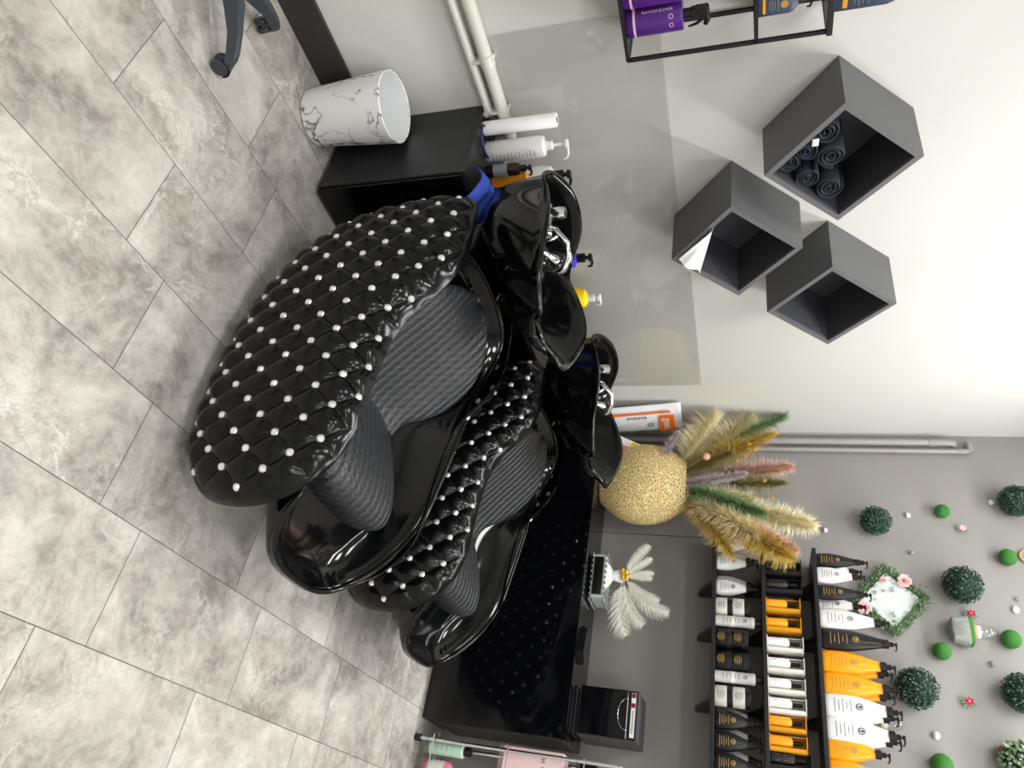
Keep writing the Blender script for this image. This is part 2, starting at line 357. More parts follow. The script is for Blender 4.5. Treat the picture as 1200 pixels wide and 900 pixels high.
# ================================================================== WASH CHAIR
def build_chair(loc, label):
    t = thing('wash_chair', label, 'salon chair', loc, group=None)
    # ---- side panel height field over its outline (local: x out, y world-1.2, z)
    out = [(1.79, .62), (1.765, .685), (1.68, .705), (1.5, .705), (1.39, .655), (1.31, .59), (1.2, .545), (1.02, .53), (.9, .525), (.80, .495), (.715, .42), (.668, .32), (.662, .22), (.69, .12), (.77, .045), (.9, .012), (1.07, .008), (1.3, .03), (1.48, .09), (1.6, .17), (1.7, .28), (1.765, .42), (1.79, .54)]
    O = smooth_loop(out, 400); cx, cz = 1.2, .29
    ang = np.arctan2(O[:, 1] - cz, O[:, 0] - cx); rad = np.hypot(O[:, 0] - cx, O[:, 1] - cz)
    idx = np.argsort(ang); ang = ang[idx]; rad = rad[idx]
    angp = np.r_[ang - 2 * PI, ang, ang + 2 * PI]; radp = np.r_[rad, rad, rad]
    def Rth(th): return np.interp(th, angp, radp)
    def xe(th, z): return np.where(z < .3, -.0 + .30 - .03 * ((.3 - z) / .3).clip(0, 1) ** 1.6, .30)
    def hx(Y, Zz):
        th = np.arctan2(Zz - cz, Y - cx); r = (np.hypot(Y - cx, Zz - cz) / Rth(th)).clip(0, 1)
        e = xe(th, Zz); return e + (.405 - e) * np.sqrt(np.clip(1 - r ** np.interp(Zz, [.28, .42], [4.0, 2.7]), 0, 1)), r
    # arc length table
    gy = np.linspace(.6, 1.85, 260); gz = np.linspace(.72, -.02, 300); G = np.zeros((260, 300))
    for i, yv in enumerate(gy):
        x, r = hx(np.full(300, yv), gz); dx = np.diff(x); dz = np.diff(gz)
        ins = (r[1:] < .999); G[i, 1:] = np.cumsum(np.where(ins, np.hypot(dx.clip(-.02, .02), dz), np.abs(dz)))
    def S(Y, Zz):
        fi = np.interp(Y, gy, np.arange(260)); fj = np.interp(-Zz, -gz, np.arange(300))
        i = fi.astype(int).clip(0, 258); j = fj.astype(int).clip(0, 298); a = fi - i; c = fj - j
        return (G[i, j] * (1 - a) + G[i + 1, j] * a) * (1 - c) + (G[i, j + 1] * (1 - a) + G[i + 1, j + 1] * a) * c
    DY, DS = .097, .063; YA, SA = 1.71, .034
    def lat(Y, s):
        k = (s - SA) / DS; q = (YA - Y - DY / 2 * k) / DY      # integer k,q at studs
        return k, q
    # square-to-disc grid
    nu, nv = 300, 190
    u, v = np.meshgrid(np.linspace(-1, 1, nu), np.linspace(-1, 1, nv)); dxu = u * np.sqrt(1 - v * v / 2); dyv = v * np.sqrt(1 - u * u / 2)
    r = np.hypot(dxu, dyv).clip(0, 1)
    # direction: stretch so that the grid follows the elongated outline
    A, B = .60, .32
    th = np.arctan2(dyv * B, dxu * A); Rr = Rth(th); Y = cx + r * Rr * np.cos(th); Zz = cz + r * Rr * np.sin(th)
    X, rr = hx(Y, Zz)
    s = S(Y, Zz); k, q = lat(Y, s)
    # diamond lattice directions: a along k at fixed q, b along k+q
    a_ = q; b_ = q + k
    h = (np.abs(np.sin(PI * a_)) * np.abs(np.sin(PI * b_))) ** .55
    fade = np.clip((1 - r) / .10, 0, 1)
    # normals
    P = np.stack([X, Y - 1.2, Zz], 2); du = np.gradient(P, axis=1); dv = np.gradient(P, axis=0); n = np.cross(du, dv); n /= np.linalg.norm(n, axis=2, keepdims=True) + 1e-9
    n *= np.sign(n[..., :1] + 1e-9)
    P2 = P + n * ((.019 * h - .007) * fade)[..., None]
    faces = [(j * nu + i, j * nu + i + 1, (j + 1) * nu + i + 1, (j + 1) * nu + i) for j in range(nv - 1) for i in range(nu - 1)]
    for sd in (-1, 1):
        Q = P2.copy(); Q[..., 0] *= sd
        if sd > 0: Q[..., 0] *= .93; Q[..., 2] *= .94
        mb = MB(); mb.v = [tuple(p) for p in Q.reshape(-1, 3)]; mb.f = faces
        o = mb.build('quilted_side_panel', M['vinyl'], t, smooth='all')
    # studs
    studs = []
    for kk in range(0, 20):
        for qq in range(-8, 14):
            sv = SA + DS * kk; Yv = YA - DY / 2 * kk - DY * qq
            if not (.64 < Yv < 1.8): continue
            col_s = S(np.full(300, Yv), gz); 
            zv = np.interp(sv, col_s, gz)
            xv, rv = hx(np.array([Yv]), np.array([zv]))
            if rv[0] > .97 or zv < .02 or sv > col_s[-1]: continue
            e = .004
            gx1 = hx(np.array([Yv + e, Yv - e]), np.array([zv, zv]))[0]; gx2 = hx(np.array([Yv, Yv]), np.array([zv + e, zv - e]))[0]
            nn = Vector((1, -(gx1[0] - gx1[1]) / (2 * e), -(gx2[0] - gx2[1]) / (2 * e))).normalized()
            studs.append((Vector((xv[0], Yv - 1.2, zv)), nn))
    g = MB().lathe([(.0118, -.003), (.0118, .002), (.0105, .004), (.0078, .0066), (.004, .0088), (0.0004, .009)], n=8)
    gem = g.build('rhinestone', M['gem'], t, smooth=False); gem_first = gem; first = True; cnt = 0
    left = [(p, nn, -1) for p, nn in studs]
    for p, nn, sd in left:
        o = gem_first if first else gem_first.copy()
        if not first: col.objects.link(o); o.parent = t
        first = False; d = Vector((nn.x * sd, nn.y, nn.z)); o.location = Vector((p.x * sd, p.y, p.z)) - d * .005
        o.rotation_euler = d.to_track_quat('Z', 'Y').to_euler(); cnt += 1
    gg = MB(); base = [Vector(a) for a in g.v]
    for p, nn in studs:
        p = Vector((p.x * .93, p.y, p.z * .94)); mt = Matrix.Translation(p - nn * .004) @ nn.to_track_quat('Z', 'Y').to_matrix().to_4x4(); gg.add([mt @ a for a in base], g.f)
    o = gg.build('rhinestone', M['gem'], t, smooth=False); o['kind'] = 'stuff'; o['label'] = 'rhinestones on the far side panel'
    pass
    # ---- shell: hull, rim, glossy inside
    rim = [(0, .58, .28), (.12, .592, .283), (.205, .64, .312), (.262, .74, .39), (.292, .88, .465), (.305, 1.05, .495), (.31, 1.22, .52), (.312, 1.40, .545), (.305, 1.52, .59), (.27, 1.60, .625), (.18, 1.64, .645), (0, 1.655, .655)]
    inner = [(0, .80, .315), (.11, .805, .315), (.18, .83, .33), (.21, .90, .355), (.205, 1.02, .345), (.17, 1.15, .335), (.175, 1.23, .36), (.245, 1.32, .455), (.28, 1.40, .53), (.23, 1.49, .58), (.13, 1.56, .608), (0, 1.58, .618)]
    Lr = param_loop(rim); Li = param_loop(inner)
    def xf(L, sx, sy, cy, dz, f=None):
        Q = L.copy(); Q[:, 0] *= sx; Q[:, 1] = cy + (Q[:, 1] - cy) * sy; Q[:, 2] += dz; return Q
    lowz = lambda L, z, sx, y0, y1: np.stack([L[:, 0] * sx, y0 + (L[:, 1] - .60) / (1.07) * (y1 - y0), np.full(len(L), z)], 1)
    hull = [lowz(Lr, .012, .5, .98, 1.40), lowz(Lr, .06, .55, .94, 1.45)]
    m1 = lowz(Lr, .15, .68, .85, 1.56); m2 = .45 * m1 + .55 * xf(Lr, .95, .99, 1.2, -.03); hull += [m1, m2]
    ro = xf(Lr, 1.02, 1.012, 1.2, -.012); hull.append(ro); hull.append(xf(Lr, 1.02, 1.01, 1.2, .004)); hull.append(xf(Lr, 1.0, 1.0, 1.2, .012)); hull.append(xf(Lr, .965, .985, 1.2, .006))
    # inside: from the rim, dipping, to the cushion edge; the far bolster bulges
    for w in (.12, .3, .5, .7, .88, 1.0):
        Q = (1 - w) * xf(Lr, .965, .985, 1.2, .0) + w * Li; bow = math.sin(PI * w)
        side = np.clip(np.abs(Lr[:, 0]) / .3, 0, 1)
        Q[:, 2] -= bow * (.035 + .0 * side); hull.append(Q)
    hull = [[(p[0], p[1] - 1.2, p[2]) for p in L] for L in hull]
    MB().loops(hull, cap0=True).build('glossy_shell', M['gloss'], t, smooth='all')
    rt = xf(Lr, 1.01, 1.006, 1.2, .004)
    MB().loops([[Vector((p[0], p[1] - 1.2, p[2])) + .0 * Vector() for p in rt]], False) if False else None
    # raised glossy bead along the edge
    pts = [Vector((p[0], p[1] - 1.2, p[2] + .006)) for p in rt]; Ls = []
    for i, p in enumerate(pts):
        tg = (pts[(i + 1) % len(pts)] - pts[i - 1]).normalized(); a = tg.cross(_Z).normalized(); bb = tg.cross(a).normalized()
        Ls.append([p + .009 * (a * math.cos(2 * PI * k / 10) + bb * math.sin(2 * PI * k / 10)) for k in range(10)])
    MB().loops(Ls, wrap=True).build('edge_bead', M['gloss'], t, smooth='all')
    # ---- seat cushion and backrest (embossed leather with uv in metres)
    def strip(prof, hw, name, crown, nu=180, nv=90, over=.0):
        pr = smooth_loop([(a, c, w) for (a, c), w in zip(prof, hw)], nv, closed=False); mb = MB(); mb.uv = []
        s_ = np.r_[0, np.cumsum(np.hypot(np.diff(pr[:, 0]), np.diff(pr[:, 1])))]
        for j in range(nv):
            y, z, w = pr[j]; j2 = min(j + 1, nv - 1); j1 = max(j - 1, 0); tx = pr[j2, 0] - pr[j1, 0]; tz = pr[j2, 1] - pr[j1, 1]; L = math.hypot(tx, tz) + 1e-9
            ny, nz = -tz / L, tx / L
            for i in range(nu):
                q = -1 + 2 * i / (nu - 1); d = crown(q, j / (nv - 1)); fr_ = abs(((q * w) / .034 + 50.5) % 1 - .5) * .034; d -= .0055 * math.exp(-(fr_ / .0026) ** 2); mb.v.append((q * w, y - 1.2 + ny * d, z + nz * d)); mb.uv.append((q * w, s_[j]))
        for j in range(nv - 1):
            for i in range(nu - 1): mb.f.append((j * nu + i, j * nu + i + 1, (j + 1) * nu + i + 1, (j + 1) * nu + i))
        return mb.build(name, M['leather'], t, smooth='all', recalc=False)
    strip([(.81, .29), (.795, .33), (.79, .375), (.80, .41), (.84, .435), (.92, .435), (1.04, .405), (1.16, .365), (1.27, .355)],
          [.19, .197, .205, .212, .225, .23, .225, .20, .17], 'seat_cushion', lambda q, v: -.05 * abs(q) ** 5 + (.0))
    strip([(1.16, .335), (1.215, .36), (1.275, .41), (1.34, .465), (1.41, .525), (1.48, .575), (1.535, .602), (1.575, .615), (1.585, .613)],
          [.16, .175, .23, .27, .27, .235, .17, .09, .01], 'backrest_cushion', lambda q, v: .02 + .03 * abs(q) ** 2 - .03 * abs(q) ** 8)
    # ---- neck column below the basin
    Ls = []
    for z, hx_, y0, y1 in ((.012, .15, 1.45, 1.76), (.3, .15, 1.48, 1.78), (.55, .16, 1.5, 1.84), (.64, .14, 1.68, 1.90), (.655, .12, 1.72, 1.90)):
        L = []
        for k_ in range(40):
            a = 2 * PI * k_ / 40; cxx = abs(math.cos(a)) ** .45 * math.copysign(1, math.cos(a)); cyy = abs(math.sin(a)) ** .45 * math.copysign(1, math.sin(a))
            L.append((hx_ * cxx, (y0 + y1) / 2 - 1.2 + (y1 - y0) / 2 * cyy, z))
        Ls.append(L)
    MB().loops(Ls, cap0=True, cap1=True).build('support_column', M['gloss'], t, smooth='all')
    # ---- basin
    brim = [(0, 1.475, .862), (.06, 1.46, .868), (.105, 1.435, .90), (.16, 1.43, .912), (.225, 1.50, .915), (.262, 1.62, .922), (.268, 1.74, .92), (.25, 1.86, .895), (.245, 1.93, .87), (.20, 2.0, .872), (.10, 2.03, .90), (0, 2.035, .91)]
    Lb = param_loop(brim)
    cyb = 1.76
    def lv(sx, sy, z, w, cy=cyb, z0=None):
        Q = Lb.copy(); Q[:, 0] *= sx; Q[:, 1] = cy + (Q[:, 1] - cyb) * sy; Q[:, 2] = (1 - w) * Q[:, 2] + w * z; return Q
    far = (Lb[:, 0] / .2).clip(0, 1); Lb[:, 2] += far * .028 * np.exp(-((Lb[:, 1] - 1.64) / .13) ** 2) - far * .014 * np.exp(-((Lb[:, 1] - 1.9) / .07) ** 2) + .022 * np.exp(-((Lb[:, 1] - 2.04) / .04) ** 2)
    bs = [lv(.40, .22, .652, 1, 1.87), lv(.68, .40, .66, 1, 1.865), lv(.84, .53, .70, 1, 1.85), lv(.92, .68, .75, 1, 1.82), lv(.97, .83, .81, .9, 1.79), lv(1., .955, .87, .6, 1.765), lv(1.01, 1., .90, .2), lv(1.03, 1.025, .9, 0) , ]
    q = lv(1.03, 1.025, 0, 0); q[:, 2] += .009; bs.append(q)
    q = lv(.985, .985, 0, 0); q[:, 2] += .012; bs.append(q)
    q = lv(.95, .95, 0, 0); q[:, 2] += .0; bs.append(q)
    bs += [lv(.92, .90, .86, .6, 1.77), lv(.87, .78, .81, .95, 1.80), lv(.80, .62, .755, 1, 1.83), lv(.62, .45, .72, 1, 1.85), lv(.3, .22, .70, 1, 1.86), lv(.08, .06, .698, 1, 1.86)]
    bs = [[(p[0], p[1] - 1.2, p[2]) for p in L] for L in bs]
    basin = MB().loops(bs, cap0=True, cap1=True).build('shampoo_basin', M['gloss'], t, smooth='all')
    MB().lathe([(.026, 0), (.026, .004), (.018, .006), (.001, .006)], n=20, c=(0, .66, .698)).build('drain', M['chrome'], basin)
    # neck rest pad
    pad = []
    for i in range(21):
        a = PI * i / 20; x = .1 * math.cos(a); zz = .898 - .045 * math.sin(a); pad.append((x, .262 - .02 * math.sin(a), zz))
    MB().tube(pad, [.008 + .008 * math.sin(PI * i / 20) for i in range(21)], n=12).build('neck_rest', M['vinyl'], t, smooth='all')
    # faucet on the wall side deck
    f = MB().box((-.16, .60, .875), (.05, .14, .05)); fo = f.build('tap_body', M['chrome'], t, bevel=.008)
    MB().lathe([(.022, 0), (.022, .03), (.018, .045), (.004, .05)], n=20, c=(-.16, .64, .9)).build('tap_lever', M['chrome'], fo)
    MB().tube([(-.15, .555, .89), (-.145, .55, .93), (-.12, .535, .955), (-.08, .51, .955), (-.045, .49, .935), (-.03, .48, .90)], [.016, .015, .014, .013, .012, .013], n=14).build('tap_spout', M['chrome'], fo, smooth='all')
    hs = [(-.15, .555 + .03 * math.cos(a), .90 + .03 * math.sin(a)) for a in lsp(0, 5.5, 30)]
    MB().tube(hs, .006, n=8).build('spray_hose', M['silver'], fo, smooth='all')
    MB().lathe([(.008, 0), (.01, .02), (.018, .05), (.016, .06)], n=14, mtx=Matrix.Translation((-.12, .50, .88)) @ Matrix.Rotation(.9, 4, 'Y')).build('spray_head', M['chrome'], fo)
    return t
CH1 = build_chair((1.775, 1.2, 0), 'glossy black quilted wash chair with rhinestones, the larger one nearer the marble bin')
CH2 = dup(CH1, (2.715, 1.235, 0), label='glossy black quilted wash chair with rhinestones, half hidden behind the nearer one, beside the counter')

# ================================================================== LONG BOX under wall A
bx = thing('low_cabinet', 'low black box cabinet behind the wash basins, next to the marble bin', 'cabinet', (2.44, 2.138, 0))
LX, LY = 1.90, .375
m = MB().box((0, 0, .59), (LX, LY, .02)).box((-LX / 2 + .009, .001, .30), (.018, LY - .002, .56)).box((LX / 2 - .009, .001, .30), (.018, LY - .002, .56)).box((0, .01, .03), (LX - .04, LY - .04, .04))
m.build('carcass', M['satin'], bx, smooth=False, bevel=.0015)
for i in range(3):
    w = (LX - .01) / 3; d = MB().box((-LX / 2 + .005 + w * (i + .5), -LY / 2 - .004, .30), (w - .004, .016, .565)).build('door', M['cab'], bx, smooth=False, bevel=.001)

# ================================================================== COUNTER on wall B
CXF, CZ = 3.5, .728
ct = thing('counter_cabinet', 'long gloss black floor cabinet against the grey wall behind the wash chairs', 'cabinet', (3.673, 1.40, 0))
yl, yh = .52, 2.31
def cb(x0, x1, y0, y1, z0, z1): return MB().box(((x0 + x1) / 2 - 3.673, (y0 + y1) / 2 - 1.4, (z0 + z1) / 2), (x1 - x0, y1 - y0, z1 - z0))
cb(CXF + .016, 3.842, yl, yh, .085, CZ - .02).build('carcass', M['satin'], ct, smooth=False)
cb(CXF - .004, 3.844, yl - .004, yh, CZ - .02, CZ).build('worktop', M['cab'], ct, smooth=False, bevel=.0015)
cb(CXF + .06, 3.84, yl + .02, yh, 0, .085).build('plinth', M['satin'], ct, smooth=False)
for a, c in ((yl, 1.115), (1.118, 1.71), (1.713, yh)): cb(CXF, CXF + .015, a + .001, c - .001, .09, CZ - .023).build('door', M['cab'], ct, smooth=False, bevel=.001)

# ================================================================== CUBE SHELVES on wall A
def cube_shelf(cx, cz, label, rot=2.2, d=.25, s=.34):
    t = thing('cube_shelf', label, 'wall shelf', (cx, WA, cz), rot=(0, math.radians(45 - rot), 0), group='tilted grey cube shelves on the white wall')
    k = .018; h = s / 2
    m = MB().box((0, -d / 2, h - k / 2), (s, d - .004, k)).box((0, -d / 2, -h + k / 2), (s, d - .004, k)).box((h - k / 2, -d / 2, 0), (k, d - .004, s - 2 * k)).box((-h + k / 2, -d / 2, 0), (k, d - .004, s - 2 * k))
    m.build('frame', M['hexa'], t, smooth=False)
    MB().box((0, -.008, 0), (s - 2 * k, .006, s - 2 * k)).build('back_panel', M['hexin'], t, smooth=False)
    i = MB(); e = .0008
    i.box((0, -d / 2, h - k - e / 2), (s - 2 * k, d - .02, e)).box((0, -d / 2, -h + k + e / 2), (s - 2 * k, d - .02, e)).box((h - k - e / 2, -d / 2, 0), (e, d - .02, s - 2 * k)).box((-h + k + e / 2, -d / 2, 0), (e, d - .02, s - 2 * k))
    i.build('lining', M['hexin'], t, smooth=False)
    m = MB(); y = -d + .001; e = .006
    m.box((0, y, h - k / 2), (s, e, k)).box((0, y, -h + k / 2), (s, e, k)).box((h - k / 2, y, 0), (k, e, s - 2 * k)).box((-h + k / 2, y, 0), (k, e, s - 2 * k))
    m.build('edge_band', M['hexedge'], t, smooth=False)
    return t
cube_shelf(1.727, 1.822, 'tilted grey cube wall shelf holding dark rolled towels')
cube_shelf(2.10, 1.482, 'tilted grey cube wall shelf holding a white cloth, closest to the wash basins')
cube_shelf(2.44, 1.842, 'empty tilted grey cube wall shelf, nearest the corner of the room')
# rolled towels in the lower corner of the first
def towel_roll(cx, cz, r, L, label, ph=0, y0=2.10, tilt=0):
    t = thing('rolled_towel', label, 'towel', (cx, y0, cz), rot=(0, 0, tilt), group='dark rolled towels in the cube shelf')
    sp = []; turns = 3.2; n = 110
    for i in range(n):
        a = ph + i / (n - 1) * turns * 2 * PI; rr = .10 * r + .86 * r * i / (n - 1); sp.append((rr * math.cos(a), rr * math.sin(a), a))
    th = r * .86 / turns * .40; Ls = []
    for x, z, a in sp:
        o = Vector((math.cos(a), 0, math.sin(a)))
        jy = .004 * math.sin(a * 1.7 + ph)
        c = Vector((x, 0, z)); p = []
        for kx, ky in ((-.8, -.02), (-.3, -L / 2 + .0), (.3, -L / 2 + .0), (1, .008 - L / 2), (1, L / 2), (-.8, L / 2)):
            yy = -L / 2 + .008 if (kx, ky) == (-.8, -.02) else ky
            q = c + o * th * kx; p.append((q.x, yy + jy, q.z))
        Ls.append(p)
    MB().loops(Ls, cap0=True, cap1=True).build('cloth_roll', M['towel'], t, smooth='all')
    return t
Bc = Vector((1.727, 0, 1.822 - .34 / 2 * 1.414 + .018 * 1.414))
tw = [(-.002, .05, .045), (-.066, .115, .04), (.058, .118, .045), (-.008, .165, .036), (-.115, .185, .043), (-.058, .232, .045)]
lb = ['dark rolled towel at the bottom corner of the cube shelf', 'dark rolled towel just above the bottom one, against the sloping side nearer the bottle rack', 'dark rolled towel just above the bottom one, on the side nearer the room corner',
      'small dark rolled towel in the middle of the stack', 'dark rolled towel carrying the top row beside the white tag', 'dark rolled towel topmost in the stack, beside the white care tag']
# measured directly on the front plane
fr = [onY(925, 193, 2.10), onY(945, 211, 2.10), onY(945, 180, 2.10), onY(968, 157, 2.10), onY(975, 185, 2.10), onY(972, 222, 2.10)]
rs = [.036, .040, .037, .046, .047, .045]
lb = ['dark rolled towel at the lowest corner of the stack', 'dark rolled towel low in the stack, on the side toward the other cube shelves', 'small dark rolled towel low in the stack, just under the white tag',
      'dark rolled towel high in the stack, beside the white tag', 'dark rolled towel in the middle of the top row', 'dark rolled towel of the top row farthest from the white tag']
for p, r_, l_, i in zip(fr, rs, lb, range(6)): towel_roll(p.x, p.z, r_, .17, l_ + '', ph=i * 1.3, y0=2.19)
p = onY(956, 170, 2.085); tg = MB().box((0, 0, 0), (.028, .003, .02)); tag(tg.build('care_tag', M['whitep'], None, loc=(p.x, 2.098, p.z), bevel=.0008), 'small white care tag sticking out between the rolled towels', 'tag')
# white cloth in second cube
def cloth():
    mb = MB(); n = 26; T0, L0, R0_ = onY(837, 267, 2.07), onY(794, 303, 2.07), onY(821, 319, 2.07)
    P = []
    for j in range(12):
        w = j / 11; row = []
        for i in range(n):
            u = 1 - i / (n - 1); u = .04 + .96 * u; q = T0.lerp(L0.lerp(R0_, w), u)
            row.append((q.x + .003 * math.sin(13 * w) * u, 2.052 + .007 * (math.sin(7 * w + 2 * u) * u + 1) + .03 * w * (1 - u), q.z + .006 * math.sin(9 * w + 1) * u))
        P.append(row)
    top = P; bot = [[(x, y + .006, z) for x, y, z in r] for r in P]
    mb.loops(top, closed=False); mb.loops(bot, closed=False)
    nn = n
    tot = 12 * n
    for i in range(n - 1): mb.f.append((i, i + 1, tot + i + 1, tot + i)); mb.f.append((11 * n + i, 11 * n + i + 1, tot + 11 * n + i + 1, tot + 11 * n + i))
    for j in range(11): mb.f.append((j * n, (j + 1) * n, tot + (j + 1) * n, tot + j * n)); mb.f.append((j * n + n - 1, (j + 1) * n + n - 1, tot + (j + 1) * n + n - 1, tot + j * n + n - 1))
    tag(mb.build('folded_cloth', M['silk'], smooth=True), 'small folded white cloth lying in the cube shelf nearest the basins', 'cloth')
cloth()

# ================================================================== WIRE RACK top left on wall A
def bar(mb, a, b, w):
    a = Vector(a); b = Vector(b); c = (a + b) / 2; d = b - a; L = d.length; q = d.to_track_quat('Z', 'Y').to_matrix().to_4x4(); return mb.box((0, 0, 0), (w, w, L), Matrix.Translation(c) @ q)
rk = thing('wall_rack', 'black metal wall rack with three tiers holding violet and navy bottles', 'shelf', (.9, WA, 1.17))
XR, XL, D = 1.285, .52, .19; Zs = [1.176, 1.556, 1.752]
m = MB(); ox, oz = .9, 1.17
for x in (XR - ox, XL - ox):
    for y in (-D, -.006): bar(m, (x, y, Zs[0] - oz), (x, y, Zs[2] - oz), .011)
for z in Zs:
    for y in (-D, -.006): bar(m, (XL - ox, y, z - oz), (XR - ox, y, z - oz), .011)
    for x in (XR - ox, XL - ox): bar(m, (x, -D, z - oz), (x, 0, z - oz), .011)
m.build('frame', M['black'], rk, smooth=False)
MB().box(((XR + XL) / 2 - ox, -D / 2, Zs[2] - oz + .004), (XR - XL + .02, D + .02, .016)).build('top_board', M['shelf'], rk, smooth=False, bevel=.001)
for z in Zs[:2]: MB().box(((XR + XL) / 2 - ox, -D / 2, z - oz + .001), (XR - XL, D - .004, .006)).build('tier', M['shelf'], rk, smooth=False)

# ================================================================== BOTTLES
def pump(parent, z, m, s=1., name='pump', reach=.035, dirx=1):
    mb = MB().lathe([(.013 * s, 0), (.013 * s, .012 * s), (.0135 * s, .014 * s), (.0135 * s, .024 * s), (.006 * s, .026 * s), (.006 * s, .034 * s), (.012 * s, .035 * s), (.012 * s, .043 * s), (.009 * s, .045 * s), (.001, .045 * s)], n=14, c=(0, 0, z))
    mb.tube([(0, 0, z + .04 * s), (dirx * reach * .6 * s, 0, z + .041 * s), (dirx * reach * s, 0, z + .036 * s), (dirx * reach * s, 0, z + .026 * s)], [.005 * s, .0045 * s, .004 * s, .0032 * s], n=8)
    return mb.build(name, m, parent, smooth=True)
def bars(parent, w, z0, z1, y, m, n=4, emblem=None, me=None, sy=None, rad=None):
    """printed lines of small type; follow the belly of the bottle (rad = x half-width of the curve, y depth)"""
    mb = MB()
    for i in range(n):
        z = z0 + (z1 - z0) * i / max(1, n - 1); ww = w * (1, .7, .9, .5, .8)[i % 5]
        ks = 6; L = []
        for k in range(ks + 1):
            x = -ww / 2 + ww * k / ks; yy = y if rad is None else -sy * math.sqrt(max(.05, 1 - (x / rad) ** 2)) - .0006
            L.append((x, yy))
        for k in range(ks):
            (xa, ya), (xb, yb) = L[k], L[k + 1]; h = .0012
            mb.add([(xa, ya, z - h), (xb, yb, z - h), (xb, yb, z + h), (xa, ya, z + h)], [(0, 1, 2, 3)])
    mb.build('small_print', m, parent, smooth=False)
    if emblem:
        e = MB(); r = emblem[1]; zc = emblem[0]
        yy = (y if rad is None else -sy - .0008)
        Lo = [(r * math.cos(a), yy, zc + r * math.sin(a)) for a in lsp(0, 2 * PI, 20, endpoint=False)]; Li_ = [(r * .72 * math.cos(a), yy, zc + r * .72 * math.sin(a)) for a in lsp(0, 2 * PI, 20, endpoint=False)]
        e.loops([Lo, Li_]); e.add([(-r * .12, yy, zc - r * .7), (r * .12, yy, zc - r * .7), (r * .12, yy, zc + .1 * r), (-r * .12, yy, zc + .1 * r)], [(0, 1, 2, 3)])
        e.add([(r * .45 * math.cos(a), yy, zc + r * .25 + r * .38 * math.sin(a)) for a in lsp(0, 2 * PI, 10, endpoint=False)], [tuple(range(10))])
        e.build('emblem', me or m, parent, smooth=False)
def belly_bottle(name, label, h, w, body, printm, capm, cat='bottle', em=None, flat=.62, capk=1., lines=5):
    """curved pump bottle: wide low belly tapering to a narrow shoulder; h = height to the cap"""
    t = thing(name, label, cat); r = w / 2
    pf = [(.80, 0), (.90, .012), (.97, .10), (1.0, .25), (.98, .40), (.88, .56), (.72, .72), (.55, .86), (.44, .95), (.42, 1.0)]
    pr = smooth_loop([(a * r, c * h) for a, c in pf], 26, closed=False)
    MB().lathe([(float(a), float(c)) for a, c in pr], n=28, sy=flat).build('body', body, t)
    cr = r * .40
    MB().lathe([(cr, h), (cr, h + .022 * capk), (cr * .8, h + .024 * capk)], n=16, sy=.9).build('collar', capm, t)
    pump(t, h + .022 * capk, capm, s=.8 * capk)
    bars(t, w * .55, h * .16, h * .42, 0, printm, n=lines, emblem=(h * .56, w * .13), me=em or printm, sy=r * flat * 1.0, rad=r)
    return t
def jar(name, label, r, h, body, lid, printm):
    t = thing(name, label, 'jar')
    MB().lathe([(r * .94, 0), (r, .004), (r, h * .68), (r * .96, h * .69)], n=26).build('body', body, t)
    MB().lathe([(r * 1.02, h * .70), (r * 1.02, h * .97), (r * .97, h), (.001, h)], n=26).build('lid', lid, t)
    mb = MB()
    for zf, wf in ((.55, .5), (.45, .8), (.35, .6), (.25, .7), (.16, .4)):
        a0 = -PI / 2 - wf * .55; n = 8
        for k in range(n):
            a, c = a0 + wf * 1.1 * k / n, a0 + wf * 1.1 * (k + 1) / n; q = r + .0007; z = zf * h; d = .0012
            mb.add([(q * math.cos(a), q * math.sin(a), z - d), (q * math.cos(c), q * math.sin(c), z - d), (q * math.cos(c), q * math.sin(c), z + d), (q * math.cos(a), q * math.sin(a), z + d)], [(0, 1, 2, 3)])
    mb.build('small_print', printm, t, smooth=False); return t
def tube_bottle(name, label, r, h, body, cap, printm, caph=.04, accent=None):
    t = thing(name, label, 'bottle')
    MB().lathe([(r * .95, 0), (r, .003), (r, h * .9), (r * 1.04, h * .91), (r * 1.04, h * .97), (r * .8, h)], n=26).build('body', body, t)
    MB().lathe([(r * .62, h), (r * .62, h + caph * .95), (r * .55, h + caph), (.001, h + caph)], n=20).build('cap', cap, t)
    bars(t, r * 1.2, h * .2, h * .6, 0, printm, n=5, emblem=(h * .75, r * .35), sy=r, rad=r)
    if accent: MB().lathe([(r + .0005, h * .38), (r + .0005, h * .5)], n=26, cap=False).build('accent_band', accent, t)
    return t
